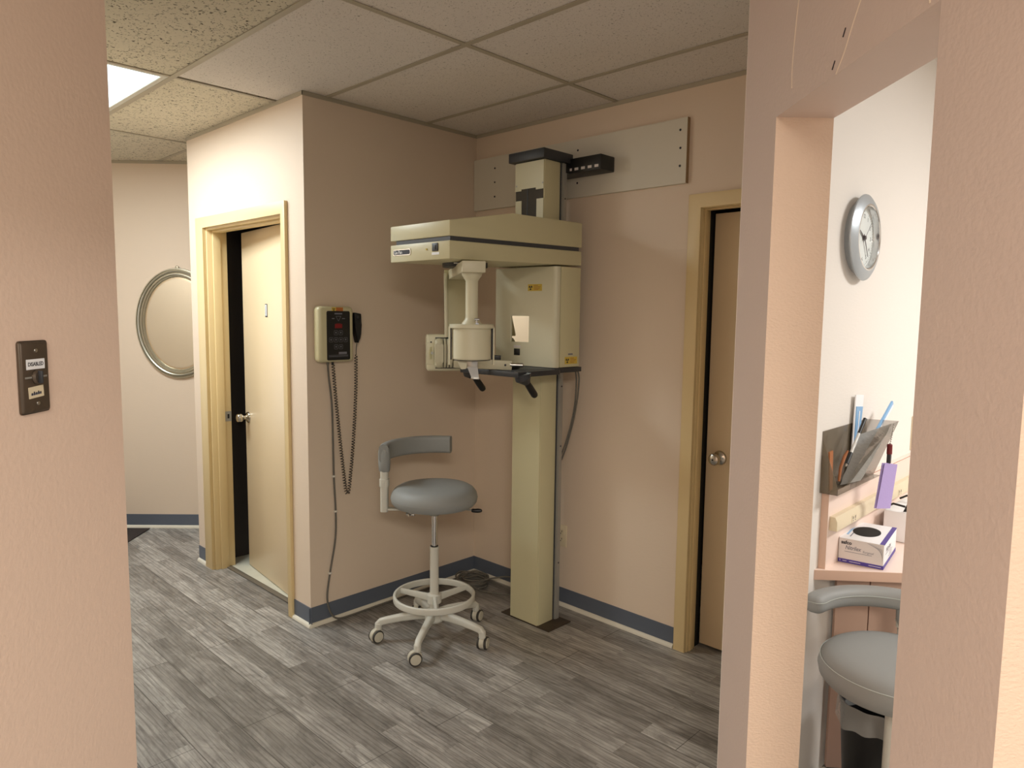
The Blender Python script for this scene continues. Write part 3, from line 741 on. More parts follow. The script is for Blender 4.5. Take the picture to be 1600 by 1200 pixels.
for zz in (.30, .9, 1.2, 2.11): a.cyl((.796, .9375, zz), (.801, .9375, zz), .004, M['dark'], seg=10)
a.build('guide_rail', xm)
a = MB(); a.box(.537, .866, .793, .965, .0, .0055, M['brownsteel'], bev=.0015); a.build('base_plate', xm)
# wall bracket with printed marks
a = MB(); a.box(.700, .985, .968, 1.0765, 2.232, 2.302, M['black'], bev=.003); a.box(.66, .80, .940, .970, 2.232, 2.30, M['black'])
for k in range(5): a.box(.790+.040*k, .812+.040*k, .9665, .9682, 2.244, 2.256, M['greycard'])
tag(a.build('wall_bracket', xm), 'black steel wall bracket with pale marks')
# overhead arm: side profile (y, z) with sloping lid
ax0, ax1, ay0, ay1 = .511, .900, .117, .948
TY = frame((0, 0, 0), (0, 1, 0), (0, 0, 1), (1, 0, 0))
a = MB(); a.prism([(ay0, 1.858), (ay1, 1.872), (ay1, 1.988), (.470, 1.982), (ay0, 1.920)], ax0, ax1, M['cream'], TY, bev=.004); oa = a.build('arm_cover', xm)
a = MB(); a.prism([(ay0+.006, 1.838), (ay1-.018, 1.850), (ay1-.018, 1.875), (ay0+.006, 1.862)], ax0+.035, ax1-.004, M['band'], TY); tag(a.build('arm_band', xm), 'dark recessed band')
a = MB(); a.prism([(ay0, 1.768), (ay1, 1.787), (ay1, 1.854), (ay0, 1.841)], ax0, ax1, M['cream'], TY, bev=.004); lo = a.build('arm_housing', xm)
T = face((.615, ay0-.0003, 1.808), (0, -1, 0))
a = MB(); a.prism(rrect(.120, .026, .008), 0, .002, M['chrome'], T @ Matrix.Translation((-.022, 0, 0))); a.prism(rrect(.112, .019, .006), .001, .0026, M['ink'], T @ Matrix.Translation((-.022, 0, 0)))
a.text('Gx-Pan', .021, M['inkwhite'], T @ Matrix.Translation((-.046, .000, .0028)), width=.056, depth=.0001, bold=.0004); tag(a.build('badge', lo), 'chrome-edged badge lettered Gx-Pan')
a = MB(); a.box(.180, .216, -.006, .026, 0, .003, M['black'], T, bev=.001); a.box(.194, .202, .002, .018, .003, .005, M['band'], T, bev=.001); a.box(.176, .222, -.020, -.010, 0, .0008, M['white'], T); tag(a.build('power_switch', lo), 'black rocker switch over a white label')
a = MB(); a.lathe([(0, 0), (.004, 0), (.004, .003), (0, .0035)], M['yellow'], T @ Matrix.Translation((.143, .004, 0)), 12); tag(a.build('indicator_lamp', lo), 'small amber lamp')
# carriage
kx0, kx1, ky0, ky1, kz0, kz1 = .503, .900, .767, .945, 1.305, 1.776
a = MB()
wx0, wx1, wz0, wz1 = .608, .730, 1.418, 1.545
seamy = .794
a.box(kx0, wx0, ky0, ky0+.027, kz0, kz1, M['cream2'], bev=.0); a.box(wx1, kx1-.022, ky0, ky0+.027, kz0, kz1, M['cream2']); a.box(wx0, wx1, ky0, ky0+.027, kz0, wz0, M['cream2']); a.box(wx0, wx1, ky0, ky0+.027, wz1, kz1, M['cream2'])
# rounded right corner of the front shell
pts = [(kx1-.022, ky0)]+[(kx1-.022+.022*math.sin(t), ky0+.022-.022*math.cos(t)) for t in [math.radians(v) for v in (15, 30, 45, 60, 75, 90)]]+[(kx1, seamy), (kx1-.022, seamy)]
a.prism(pts, kz0, kz1, M['cream2'])
a.box(kx0, kx0+.02, ky0+.026, seamy, kz0, kz1, M['cream2'])
fs = a.build('carriage_front', xm)
a = MB(); a.box(kx1-.030, kx1-.010, seamy-.001, seamy+.009, kz0, kz1, M['void']); a.prism([(kx0, seamy+.003), (cx0-.004, seamy+.003), (cx0-.004, .955), (kx0, .955)], kz0, kz1, M['cream']); a.prism([(cx1+.018, seamy+.008), (kx1, seamy+.008), (kx1, ky1), (cx1+.018, ky1)], kz0, kz1, M['cream'], bev=.0025); a.build('carriage_shell', xm)
a = MB(); a.box(-.066, .066, -.0015, .0015, wz0-.003, wz1+.003, M['mirror'], Matrix.Translation(((wx0+wx1)/2, ky0+.018, 0)) @ Matrix.Rotation(math.radians(9), 4, 'Z')); tag(a.build('sighting_mirror', xm), 'small bright mirror behind the square opening')
T = face((.655, ky0-.0003, 1.372), (0, -1, 0))
a = MB(); a.box(-.020, .018, -.018, .014, 0, .003, M['black'], T, bev=.001); a.box(-.024, .022, .018, .030, 0, .0006, M['greycard'], T); tag(a.build('rocker_switch', fs), 'black rocker switch')
sticker(fs, face((.766, ky0-.0003, 1.680), (0, -1, 0)), .090, .032)
T = face((kx1+.0003, .882, 1.337), (1, 0, 0))
sticker(fs, T, .092, .034); a = MB(); a.box(-.022, .012, .026, .033, 0, .0006, M['inkgrey'], T); a.build('maker_label', fs)
# tray and chin-rest
a = MB(); ty0 = .492
a.box(.520, .905, .76, .958, 1.280, 1.303, M['dark'], bev=.002)
a.prism([(.545, ty0), (.925, ty0), (.925, .770), (.905, .800), (.52, .800), (.52, .56)], 1.276, 1.300, M['dark'], bev=.003)
a.prism([(.60, ty0+.035), (.885, ty0+.035), (.885, .765), (.60, .765)], 1.2995, 1.3015, M['band'], bev=.0005)
a.build('tray', xm)
for hx, hy in ((.925, .520), (.575, .530)):
    top = Vector((hx, hy, 1.283)); d = Vector((-.01, .085, -.085)).normalized()
    a = MB(); a.tube([top+Vector((0, 0, .008)), top+Vector((0, .004, -.012)), top+d*.040, top+d*.046], [.038, .036, .019, .017], M['dark'], 12, ry=[.022, .022, .017, .016])
    hb = a.build('handle_bracket', xm)
    a = MB(); a.tube([top+d*t for t in (.030, .05, .10, .128, .137, .141)], [.0135, .0145, .016, .016, .013, .006], M['black'], 16); tag(a.build('hand_grip', hb), 'black rubber hand grip')
a = MB(); r1 = Vector((.64, .385, 1.330)); r2 = Vector((.815, .565, 1.322)); d = (r2-r1).normalized(); TB = frame(r1, d, Vector((-d.y, d.x, 0)).normalized(), None)
LB = (r2-r1).length
a.box(-.01, LB, -.006, .006, -.022, .020, M['cream2'], TB, bev=.002); a.lathe([(0, 0), (.005, 0), (.005, .002), (0, .002)], M['black'], frame(TB @ Vector((LB-.030, -.006, 0)), d, (0, 0, 1), TB.to_3x3() @ Vector((0, -1, 0))), 12)
a.tube([TB @ Vector((LB*.95, .004, -.006)), Vector((.800, .60, 1.312)), Vector((.76, .66, 1.305))], .012, M['dark'], 8)
cr = a.build('chin_rest_bar', xm)
a = MB(); a.cyl(TB @ Vector((LB-.01, 0, .002)), TB @ Vector((LB+.052, 0, .002)), .010, M['steel'], bev=.003); tag(a.build('clamp_screw', cr), 'steel clamp screw')
a = MB(); T = TB @ Matrix.Translation((.072, -.010, -.012)); a.box(-.024, .024, -.004, .004, -.002, .030, M['steel'], T, bev=.001); a.prism([(-.024, .0), (.024, .0), (.032, -.050), (-.002, -.050)], -.003, .003, M['steel'], T @ Matrix.Rotation(PI/2, 4, 'X')); a.box(-.004, .034, -.020, .004, -.056, -.050, M['steel'], T, bev=.001); tag(a.build('bite_clip', cr), 'bright steel clip')
a = MB(); a.box(-.022, .022, -.012, .012, .022, .042, M['black'], TB @ Matrix.Translation((.178, .01, 0)), bev=.002); a.build('stop_block', cr)
# rotating unit
th = math.radians(144); d = Vector((math.cos(th), math.sin(th), 0)); sd = Vector((d.y, -d.x, 0))
D0 = Vector((.938, .2075, 0)); TU = frame(D0, sd, d, (0, 0, 1))
a = MB(); a.box(-.047, .047, -.035, .64, 1.716, 1.762, M['cream2'], TU, bev=.004); a.build('rotating_beam', xm)
a = MB(); a.cyl(TU @ Vector((0, .30, 1.755)), TU @ Vector((0, .30, 1.778)), .10, M['dark'], seg=32); a.cyl(TU @ Vector((-.05, .17, 1.762)), TU @ Vector((-.05, .17, 1.767)), .012, M['chrome']); a.build('pivot', xm)
TDm = TU @ Matrix.Translation((0, .035, 0))
a = MB(); a.lathe([(0, 1.716), (.042, 1.716), (.040, 1.706), (.030, 1.692), (.0255, 1.684), (.0255, 1.540), (.028, 1.530), (.040, 1.515), (.042, 1.510), (0, 1.510)], M['cream2'], TDm, 32); a.build('drum_stem', xm)
a = MB(); a.lathe([(0, 1.511), (.088, 1.511), (.091, 1.508), (.091, 1.496), (.089, 1.494), (0, 1.494)], M['cream2'], TDm, 40)
for sg in (-1, 1): a.box(sg*.0905-.003, sg*.0905+.003, -.012, .012, 1.345, 1.500, M['cream2'], TDm, bev=.001); a.box(sg*.0845-.0028, sg*.0845+.0028, -.004, .012, 1.366, 1.494, M['black'], TDm)
a.build('drum_bracket', xm)
a = MB(); a.lathe([(0, 1.494), (.0795, 1.494), (.0795, 1.372), (.076, 1.367), (0, 1.367)], M['cream2'], TDm, 44); a.lathe([(0, 1.367), (.077, 1.367), (.077, 1.364), (0, 1.364)], M['black'], TDm, 36); tag(a.build('film_drum', xm), 'pale cylindrical film drum')
a = MB(); a.cyl(TDm @ Vector((.012, -.075, 1.508)), TDm @ Vector((.012, -.075, 1.528)), .004, M['chrome']); a.cyl(TDm @ Vector((.002, -.075, 1.531)), TDm @ Vector((.022, -.075, 1.531)), .005, M['chrome']); a.box(.006, .018, -.082, -.068, 1.506, 1.516, M['chrome'], TDm); tag(a.build('thumb_screw', xm), 'chrome thumb screw')
a = MB(); a.prism([(-.064, 1.364), (-.020, 1.364), (-.026, 1.330), (-.044, 1.328)], -.012, .034, M['cream2'], TDm @ Matrix.Rotation(PI/2, 4, 'X')); a.build('drum_foot', xm)
# sloping tube arm plate
a = MB(); a.prism([(.640, 1.762), (.610, 1.762), (.545, 1.44), (.600, 1.44)], -.066, .070, M['cream'], TU @ Matrix(((0, 0, 1, 0), (1, 0, 0, 0), (0, 1, 0, 0), (0, 0, 0, 1)))); a.prism([(.606, 1.745), (.585, 1.745), (.520, 1.44), (.545, 1.44)], -.070, -.056, M['cream2'], TU @ Matrix(((0, 0, 1, 0), (1, 0, 0, 0), (0, 1, 0, 0), (0, 0, 0, 1))), bev=.002); a.build('tube_arm', xm)
TT = TU @ Matrix.Translation((-.012, .60, 1.362))
a = MB(); a.box(-.140, .120, -.015, .115, -.088, .088, M['cream2'], TT, bev=.010, seg=3); th_ = a.build('tube_head', xm)
a = MB(); a.box(-.141, -.106, -.0175, .06, -.056, .050, M['cream2'], TT, bev=.002); a.tube([(-.122, -.018, z) for z in (.03, .012, 0, -.012, -.03)], [.006, .011, .012, .011, .006], M['cream'], 10, T=TT, ry=.004); a.cyl(TT @ Vector((-.116, -.016, .0)), TT @ Vector((-.116, -.026, .0)), .007, M['alu']); a.cyl(TT @ Vector((-.120, -.014, .052)), TT @ Vector((-.120, -.0175, .052)), .004, M['ink']); a.build('end_cap', th_)
xx = -.104
a = MB()
TRb = TT @ Matrix(((0, 0, 1, 0), (1, 0, 0, 0), (0, 1, 0, 0), (0, 0, 0, 1)))   # local: x->y(depth), y->z, z->x
a.prism([(v*.95-.034, u) for u, v in rrect(.140, .070, .030, 6)], xx, xx+.040, M['cream2'], TRb, bev=.014, seg=4)
xx += .043
for k in range(8):
    a.prism([(v*.95-.030, u) for u, v in rrect(.140, .062, .028, 6)], xx, xx+.0115, M['cream2'], TRb, bev=.0045); xx += .0150
a.prism([(v-.016, u) for u, v in rrect(.150, .03, .012, 4)], -.100, xx, M['band'], TRb)
a.build('ribbed_collimator', th_)
# cables behind the carriage
a = MB()
a.tube(bez([(.870, .955, 1.290), (.862, .975, 1.22), (.838, .990, 1.08), (.800, .985, .93), (.770, .975, .84)], 10), .0042, M['cable'], 8)
a.tube(bez([(.892, .945, 1.290), (.886, .965, 1.23), (.848, .990, 1.08), (.804, .990, .92), (.772, .980, .82)], 10), .0042, M['cable'], 8)
tag(a.build('rear_cable', xm), 'two thin dark cables hanging behind the carriage')

# board on the back wall
wb = thing('mounting_board', (.69, B_, 2.14), 'long off-white board screwed high on the wall behind the column', 'board')
a = MB(); a.box(.002, 1.371, B_-.020, B_, 2.138, 2.420, M['board']); a.box(1.3705, 1.3725, B_-.020, B_, 2.138, 2.420, M['boardedge']); a.build('panel', wb)
for x, z in ((.171, 2.357), (.171, 2.281), (.171, 2.203), (.759, 2.367), (.759, 2.208), (1.336, 2.370), (1.339, 2.292), (1.339, 2.215)):
    a = MB(); a.lathe([(0, 0), (.0055, 0), (.0045, .002), (0, .0024)], M['ink'], face((x, B_-.020, z), (0, -1, 0)), 12); tag(a.build('screw', wb), 'dark screw head')

# outlet behind the column
ol = thing('wall_outlet', (.690, B_, .385), 'ivory duplex outlet low on the wall right of the column', 'outlet')
T = face((.686, B_, .383), (0, -1, 0))
a = MB(); a.box(-.036, .036, -.059, .059, 0, .006, M['ivory'], T, bev=.002); a.build('cover_plate', ol)
for zz in (.020, -.020):
    a = MB(); a.prism(rrect(.034, .028, .010), .005, .0085, M['ivory'], T @ Matrix.Translation((0, zz, 0)))
    for xx in (-.007, .007): a.box(xx-.0016, xx+.0016, zz-.001, zz+.008, .0083, .0090, M['ink'], T)
    a.lathe([(0, .0083), (.003, .0083), (.003, .009), (0, .009)], M['ink'], T @ Matrix.Translation((0, zz-.008, 0)), 10)
    a.build('socket', ol)

# cable coil in the corner
cc = MB()
def loop(cx, cy, r, z, ph, squash=.9, wob=.012):
    return [(cx+(r+wob*math.sin(2*t+ph))*math.cos(t), cy+squash*(r+wob*math.cos(3*t+ph))*math.sin(t), z+.006*math.sin(t*2+ph)) for t in [2*PI*k/30 for k in range(30)]]
for k in range(9):
    cc.tube(loop(.150+.012*math.sin(k*1.9), .950+.010*math.cos(k*2.3), .080+.006*(k % 4), .013+.0085*(k//2), k*1.3), .0046, M['cable'], 7, closed=True)
cc.tube(bez([(.235, .93, .05), (.30, .96, .075), (.40, 1.0, .10), (.52, 1.03, .09), (.625, 1.04, .05)], 8), .0044, M['cable'], 7)
cc.tube(bez([(.20, .88, .03), (.30, .89, .02), (.42, .95, .02), (.53, 1.0, .03), (.62, 1.02, .03)], 8), .0044, M['cable'], 7)
cc.tube(bez([(.07, .93, .03), (.05, .86, .018), (.045, .78, .010), (.05, .72, .007)], 8), .0044, M['cable'], 7)
ccp = cc.build('cable_coil'); tag(ccp, 'loose coil of grey cable on the floor in the alcove corner', 'cable')

# ------------------------------------------------------------------ side room: clock
CK = Vector((2.22, .725, 1.813)); TK = face(CK, (1, 0, 0))
ck = thing('wall_clock', CK, 'round silver-rimmed wall clock with white dial', 'clock')
a = MB(); a.lathe([(.112, .0), (.118, .012), (.133, .020), (.138, .025), (.137, .028), (.124, .036), (.106, .041)], M['silver'], TK, 64); a.lathe([(.106, .041), (.101, .0415), (.098, .039), (.096, .018)], M['chrome'], TK, 64); a.build('rim', ck)
a = MB(); a.lathe([(.098, .012), (.097, .020), (0, .020)], M['dial'], TK, 48)
for k in range(60):
    t = 2*PI*k/60; L = .004 if k % 5 else .007
    a.box(-.0005 if k % 5 else -.001, .0005 if k % 5 else .001, .090-L, .090, .0198, .0203, M['inkgrey'], TK @ Matrix.Rotation(-t, 4, 'Z'))
for k in range(1, 13):
    t = math.radians(30*k); a.text(str(k), .019, M['ink'], TK @ Matrix.Translation((.069*math.sin(t), .069*math.cos(t), .0202)), depth=.0001)
a.build('dial', ck)
def hand(deg, L, w0, z, m, nm, tail=.012):
    a = MB(); a.prism([(-w0, -tail), (w0, -tail), (w0*.35, L), (-w0*.35, L)], z, z+.001, m, TK @ Matrix.Rotation(math.radians(-deg), 4, 'Z')); return a.build(nm, ck)
hand(297, .046, .0042, .0225, M['hand'], 'hour_hand'); hand(146, .070, .0034, .0245, M['hand'], 'minute_hand'); hand(45, .072, .0009, .0265, M['inkgrey'], 'second_hand', .022)
a = MB(); a.lathe([(0, .020), (.007, .020), (.0065, .029), (0, .030)], M['hand'], TK, 16); a.build('hand_pin', ck)

# worktop with backsplash
ZC = .751; ed = Vector((.766, .643, 0)).normalized(); en = Vector((ed.y, -ed.x, 0))     # counter front edge and its outward normal
Ca = Vector((2.2205, .515, 0)); Cb = Ca+ed*.92
wt = thing('worktop', (2.6, 1.2, ZC), 'pink laminate worktop with raised splashback along the clock wall', 'worktop')
a = MB(); a.prism([Ca.to_tuple()[:2], Cb.to_tuple()[:2], (Cb.x, 2.2), (2.2205, 2.2)], ZC-.032, ZC, M['laminate']); 
a.prism([(Ca+en*.0005).to_tuple()[:2], (Cb+en*.0005).to_tuple()[:2], (Cb-en*.002).to_tuple()[:2], (Ca-en*.002).to_tuple()[:2]][::-1], ZC-.0325, ZC-.0012, M['lamedge']); a.build('counter', wt)
a = MB(); a.box(2.2205, 2.243, .545, 2.2, ZC, 1.000, M['laminate']); a.box(2.2205, 2.243, .5435, .5452, ZC, 1.000, M['lamedge']); a.box(2.2425, 2.2432, .545, 2.2, .9985, 1.0003, M['kraft']); a.build('splashback', wt)
a = MB(); pa = Ca-en*.10; pb = Cb-en*.10; s0 = .112
j = .143
for q0, q1 in ((s0, .218), (.222, .80)):
    A, Bq = pa+ed*q0, pa+ed*q1; a.prism([A.to_tuple()[:2], Bq.to_tuple()[:2], (Bq-en*.018).to_tuple()[:2], (A-en*.018).to_tuple()[:2]], .02, ZC-.032, M['panel'])
a.prism([(pa+ed*(s0+.012)-en*.018).to_tuple()[:2], (pa+ed*.8-en*.018).to_tuple()[:2], (pa+ed*.8-en*.03).to_tuple()[:2], (pa+ed*(s0+.012)-en*.03).to_tuple()[:2]], .02, ZC-.032, M['void']); a.build('front_panel', wt)
# raceway
rw = thing('power_raceway', (2.2432, 1.0, .90), 'cream plug-in raceway strip fixed along the pink splashback', 'raceway')
a = MB(); a.prism([(0, .876), (.024, .876), (.024, .905), (.017, .921), (0, .921)], .560, 2.0, M['ivory'], frame((2.2432, 0, 0), (1, 0, 0), (0, 0, 1), (0, -1, 0)) @ Matrix.Diagonal((1, 1, -1, 1))); a.build('channel', rw)
for yy in (.715, 1.22):
    a = MB(); T = face((2.2674, yy, .890), (1, 0, 0)); a.box(-.022, .022, -.012, .012, 0, .001, M['ivory'], T)
    for xx in (-.014, .006): 
        for q in (0, .006): a.box(xx+q-.001, xx+q+.001, -.001, .008, .0008, .0014, M['ink'], T)
        a.box(xx+.0015, xx+.0045, -.008, -.004, .0008, .0014, M['ink'], T)
    a.build('socket', rw)

# glove box
GB0 = Vector((2.378, .668, ZC)); gx = Vector((.1400, .018, 0)).normalized(); gy = Vector((-gx.y, gx.x, 0)); GWd, GLn, GHt = .134, .236, .083
gb = thing('glove_box', GB0-gx*GWd/2+gy*GLn/2, 'white and violet glove box lettered safco Nitrilex on the worktop', 'glove box')
TG = frame(GB0-gx*GWd, gx, gy, (0, 0, 1))
a = MB(); a.box(0, GWd, 0, GLn, .0005, GHt, M['white'], TG, bev=.001)
Tf = TG @ Matrix(((1, 0, 0, 0), (0, 0, -1, 0), (0, 1, 0, 0), (0, 0, 0, 1)))      # front face (x right, y up)
a.box(.001, GWd-.001, .001, GHt-.001, 0, .0006, M['greycard'], Tf); a.box(.0, GWd, .0015, .014, .0004, .0010, M['purple'], Tf)
a.text('safco', .016, M['ink'], Tf @ Matrix.Translation((.023, .069, .0008)), width=.032, depth=.0001, bold=.0006)
a.text('Nitrilex', .019, M['inkgrey'], Tf @ Matrix.Translation((.043, .053, .0008)), width=.048, depth=.0001, shear=.25, bold=.0003)
a.text('Surgical', .010, M['inkgrey'], Tf @ Matrix.Translation((.088, .0475, .0008)), width=.033, depth=.0001, shear=.25)
a.box(.018, .100, .039, .0404, .0005, .0009, M['inkgrey'], Tf)
a.text('S', .008, M['inkwhite'], Tf @ Matrix.Translation((.006, .0078, .0011)), depth=.0001)
for x0, x1 in ((.014, .026), (.034, .068), (.092, .128)): a.box(x0, x1, .007, .0085, .0009, .0013, M['inkwhite'], Tf)
for k in range(7): a.tube([(.085+.006*k, GHt-.004, .0008), (.105+.004*k, GHt-.012-.002*k, .0008), (.131, GHt-.018-.006*k, .0008)], .0003, M['inkgrey'], 4, T=Tf)
Tr = frame(TG @ Vector((GWd, 0, 0)), gy, (0, 0, 1), gx)
a.box(0, GLn, .0015, .014, .0002, .0010, M['purple'], Tr); a.box(0, GLn, .082, GHt+.0004, .0, .0010, M['purple'], Tr)
a.text('Nitrilex', .022, M['inkgrey'], Tr @ Matrix.Translation((.080, .056, .0008)), width=.09, depth=.0001, shear=.25)
for k, (x0, x1) in enumerate(((.03, .13), (.10, .16), (.10, .15), (.09, .15))): a.box(x0, x1, .043-.007*k, .0442-.007*k, .0005, .0009, M['inkgrey'], Tr)
Tt = TG @ Matrix.Translation((0, 0, GHt))
a.box(GWd-.013, GWd, 0, GLn, 0, .0006, M['purple'], Tt); a.box(.012, .018, .05, .16, 0, .0005, M['blue'], Tt); a.box(.026, .029, .03, .12, 0, .0005, M['inkgrey'], Tt)
a.build('carton', gb)
a = MB(); a.lathe([(0, 0), (.042, 0), (.042, .0012), (0, .0012)], M['void'], TG @ Matrix.Translation((.062, .118, GHt)), 40, 1.0, 1.45); tag(a.build('opening', gb), 'black oval dispensing opening')

# white tub and black eyewear at the right edge
tb = MB(); tb.prism([(2.270, 1.02), (2.385, 1.02), (2.385, 1.26), (2.270, 1.26)], ZC, .862, M['white'], bev=.006); tag(tb.build('white_tub'), 'white square tub on the worktop behind the glove box', 'tub')
sg_ = thing('black_glasses', (2.33, 1.09, .862), 'glossy black glasses lying on the white tub under the raceway', 'glasses')
a = MB(); b2 = bmesh.new()
for k in range(11):
    t = -1+2*k/10
    for z in range(5): b2.verts.new((2.335+.045*(1-t*t)+.012*(z/4), 1.10+.085*t, .866+.050*(z/4)*(1-.35*abs(t))))
b2.verts.ensure_lookup_table()
for k in range(10):
    for z in range(4): b2.faces.new([b2.verts[i] for i in (k*5+z, (k+1)*5+z, (k+1)*5+z+1, k*5+z+1)])
bmesh.ops.solidify(b2, geom=b2.faces[:], thickness=.003); a._merge(b2, mat('glossy_black', (14, 14, 15), .08)); a.build('lens', sg_)
for yy in (1.018, 1.182):
    a = MB(); a.tube([(2.340, yy, .885), (2.300, yy+.004, .888), (2.276, yy+.01, .872)], .004, M['black'], 8); a.build('temple', sg_)

# wall switch at the right edge of the passage
ws = thing('light_switch', (2.22, 1.515, 1.08), 'pale wall switch plate above the worktop at the passage edge', 'switch')
T = face((2.22, 1.530, 1.082), (1, 0, 0)); a = MB(); a.box(-.036, .036, -.070, .070, 0, .006, M['ivory'], T, bev=.002); a.build('plate', ws)
a = MB(); a.box(-.016, .016, -.034, .034, .005, .009, M['alu'], T, bev=.001); a.build('rocker', ws)

# smoke acrylic wall pocket and what stands in it
wp = thing('wall_pocket', (2.2205, .72, 1.0), 'smoky acrylic wall pocket standing on the pink splashback', 'holder')
a = MB(); a.box(2.2208, 2.2235, .522, .930, 1.0008, 1.198, M['smoke']); a.build('back_plate', wp)
a = MB(); a.prism([(2.2235, 1.001), (2.2755, 1.001), (2.2755, 1.02), (2.2235, 1.170)], .522, .5245, M['smoke'], frame((0, 0, 0), (1, 0, 0), (0, 0, 1), (0, -1, 0)) @ Matrix.Diagonal((1, 1, -1, 1))); a.box(2.2735, 2.2755, .522, .640, 1.0010, 1.020, M['smoke']); a.box(2.2235, 2.2755, .522, .93, 1.0008, 1.0030, M['smoke']); a.build('left_pocket', wp)
def quad(a, pts, th, m):
    b2 = bmesh.new(); f = b2.faces.new([b2.verts.new(p) for p in pts]); bmesh.ops.solidify(b2, geom=[f], thickness=th); a._merge(b2, m)
a = MB(); quad(a, [(2.256, .640, 1.003), (2.256, .925, 1.003), (2.332, .905, 1.205), (2.332, .700, 1.205)], .002, M['smoke']); quad(a, [(2.2235, .927, 1.003), (2.256, .925, 1.003), (2.332, .905, 1.205), (2.2235, .927, 1.198)], .002, M['smoke']); a.build('front_pocket', wp)
def wrinkle_sheet(a, c00, c10, c11, c01, n, amp, m, th=.002):
    b2 = bmesh.new(); V = []; R = random.Random(3)
    c00, c10, c11, c01 = map(Vector, (c00, c10, c11, c01))
    for i in range(n+1):
        for j in range(n+1):
            u, v = i/n, j/n; p = c00.lerp(c10, u).lerp(c01.lerp(c11, u), v); V.append(b2.verts.new(p+Vector((amp*math.sin(v*26+u*5)*(.4+.6*R.random()), 0, 0))))
    for i in range(n):
        for j in range(n): b2.faces.new((V[i*(n+1)+j], V[(i+1)*(n+1)+j], V[(i+1)*(n+1)+j+1], V[i*(n+1)+j+1]))
    bmesh.ops.solidify(b2, geom=b2.faces[:], thickness=th); a._merge(b2, m)
a = MB(); wrinkle_sheet(a, (2.236, .655, 1.006), (2.285, .702, 1.022), (2.325, .850, 1.200), (2.245, .800, 1.162), 16, .0018, M['packet']); tag(a.build('wrapped_packet'), 'crumpled clear wrapped packet tucked in the smoky wall pocket', 'packet')
a = MB(); a.prism([(-.012, 0), (.012, 0), (.014, .128), (-.015, .130)], 0, .004, M['kraft'], face((2.238, .562, 1.006), (1, 0, 0)) @ Matrix.Rotation(math.radians(7), 4, 'Z')); tag(a.build('wooden_spatula'), 'broad brown wooden stick inside the left of the smoky pocket', 'stick')
a = MB(); a.tube([(2.250, .602, 1.030), (2.250, .612, 1.075), (2.250, .642, 1.105), (2.250, .668, 1.120)], [.004, .005, .0055, .0035], M['kraft'], 8); tag(a.build('curved_stick'), 'thin curved tan stick inside the smoky pocket beside the spatula', 'stick')
pk = thing('toothbrush_packet', (2.232, .80, 1.05), 'white and blue packet standing at the back of the smoky pocket', 'packet')
T = face((2.2300, .782, 1.01), (1, 0, 0)) @ Matrix.Rotation(math.radians(-5), 4, 'Z')
a = MB(); a.prism([(-.030, 0), (.030, 0), (.040, .285), (-.040, .285)], 0, .004, M['white'], T, bev=.001); a.build('sleeve', pk)
a = MB(); a.prism([(-.022, .12), (.022, .12), (.031, .245), (-.031, .245)], .004, .0065, M['blue'], T); a.box(-.004, .004, .13, .23, .0063, .0072, M['white'], T); tag(a.build('blue_print', pk), 'light blue printed area')
pn = thing('ballpoint_pen', (2.28, .57, 1.08), 'black and clear ballpoint pen leaning across the smoky pocket', 'pen')
q0, q1 = Vector((2.2795, .575, 1.095)), Vector((2.281, .720, 1.226)); dd = (q1-q0)
a = MB(); a.cyl(q0+dd*.22, q0+dd*.70, .0048, M['packet']); a.build('barrel', pn)
a = MB(); a.cyl(q0+dd*.66, q1, .0056, M['black'], bev=.001); a.build('cap', pn)
a = MB(); a.cyl(q0+dd*.0, q0+dd*.24, .0062, M['black'], bev=.001); a.cyl(q0-dd*.05, q0, .002, M['steel'], r1=.004); a.build('grip', pn)
bp = thing('blue_toothbrush', (2.272, .85, 1.15), 'light blue toothbrush handle sticking out right of the smoky pocket', 'toothbrush')
q0, q1 = Vector((2.271, .824, 1.131)), Vector((2.277, 1.016, 1.252)); dd = (q1-q0).normalized(); T = frame(q0, dd, Vector((0, -dd.z, dd.y)).normalized(), None); L = (q1-q0).length
a = MB(); a.box(0, L, -.011, .011, -.004, .004, M['blue'], T, bev=.002); a.build('handle', bp)
a = MB(); a.box(L*.25, L-.006, -.010, .001, .003, .0052, M['white'], T, bev=.0008); tag(a.build('paper_wrap', bp), 'white paper strip')
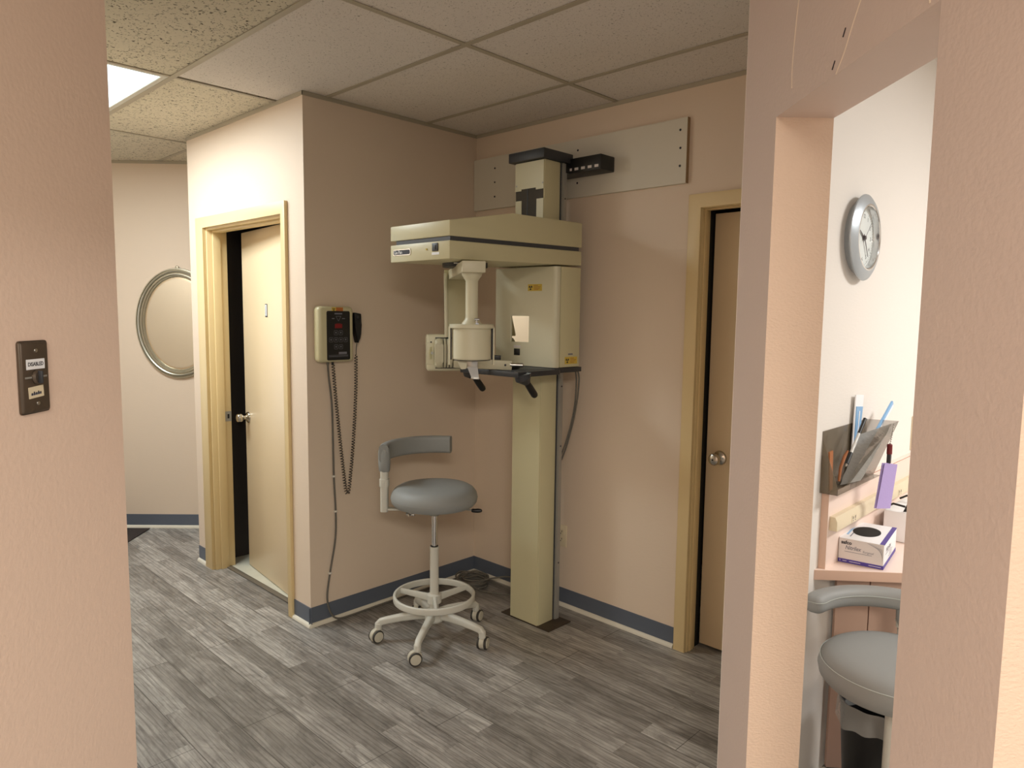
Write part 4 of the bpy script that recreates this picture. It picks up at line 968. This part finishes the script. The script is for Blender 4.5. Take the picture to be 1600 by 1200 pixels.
# hanging tag
ht = thing('key_tag', (2.325, .835, 1.09), 'lavender paper tag hanging on a bead chain from the pocket', 'tag')
a = MB(); T = face((2.328, .828, .988), (.80, -.60, 0)) @ Matrix.Rotation(math.radians(-4), 4, 'Z')
a.prism([(-.029, -.076), (.025, -.074), (.031, .078), (-.019, .082)], 0, .0012, M['violet'], T @ Matrix.Rotation(math.radians(3), 4, 'Y')); a.prism([(-.032, -.077), (.022, -.075), (.027, .076), (-.024, .080)], -.006, -.0048, M['violet'], T); a.build('paper_tag', ht)
a = MB(); a.cyl((2.328, .836, 1.098), (2.328, .834, 1.133), .0085, M['maroon'], bev=.002); tag(a.build('bead', ht), 'maroon bead')
a = MB(); a.box(2.322, 2.334, .829, .841, 1.068, 1.100, M['dark'], bev=.001); a.build('clip', ht)
a = MB()
for k in range(10): a.sphere((2.329+.001*k*.3, .836+.002*k, 1.136+.0068*k), .0028, M['steel'], seg=8)
a.build('bead_chain', ht)

# second stool and bin in the side room
make_stool((2.507, .389, 0), math.radians(100), 'short grey vinyl stool seen through the passage below the worktop', (7, 79, 151, 223, 295), .612, .690, .060, 75, ring=False, seam='piping', arc0=-22)
BX, BY = 2.421, .570
bn = thing('waste_bin', (BX, BY, 0), 'black waste bin with clear liner under the worktop', 'bin')
a = MB(); a.lathe([(0, .002), (.085, .002), (.088, .008), (.112, .355), (.115, .358), (.115, .366), (.110, .366), (.086, .012), (0, .010)], M['black'], Matrix.Translation((BX, BY, 0)), 40); a.build('bucket', bn)
a = MB(); b2 = bmesh.new(); n = 72; R = []
for r_, z, am in ((.104, .30, .001), (.112, .369, .001), (.117, .374, .002), (.119, .352, .003), (.120, .325, .004), (.121, .300, .006)):
    R.append([b2.verts.new(((r_+am*math.sin(11*2*PI*k/n)*.5)*math.cos(2*PI*k/n), (r_+am*math.sin(11*2*PI*k/n)*.5)*math.sin(2*PI*k/n), z+am*1.5*math.sin(4*2*PI*k/n+1)+am*.7*math.sin(9*2*PI*k/n))) for k in range(n)])
for A, Bq in zip(R, R[1:]):
    for k in range(n): b2.faces.new((A[k], A[(k+1) % n], Bq[(k+1) % n], Bq[k]))
a._merge(b2, M['liner'], Matrix.Translation((BX, BY, 0))); tag(a.build('bin_liner', bn), 'clear plastic liner folded over the rim')

# scratches above the passage
for u0, z0, u1, z1 in ((.552, 2.092, .561, 2.106), (.513, 2.044, .523, 2.058)):
    screct(onright(u0, z0), onright(u1, z1), .0011, M['ink'], 'staple_mark')
for pts in (((.529, 2.031), (.56, 2.062), (.585, 2.098), (.618, 2.14), (.66, 2.20)), ((.312, 2.07), (.309, 2.12), (.318, 2.20), (.335, 2.30)), ((.835, 2.036), (.833, 2.08), (.84, 2.16))):
    a = MB(); a.tube(bez([onright(u, z, -.0007) for u, z in pts], 5), .0022, M['paint'], 6); a.build('plaster_ridge', wr)
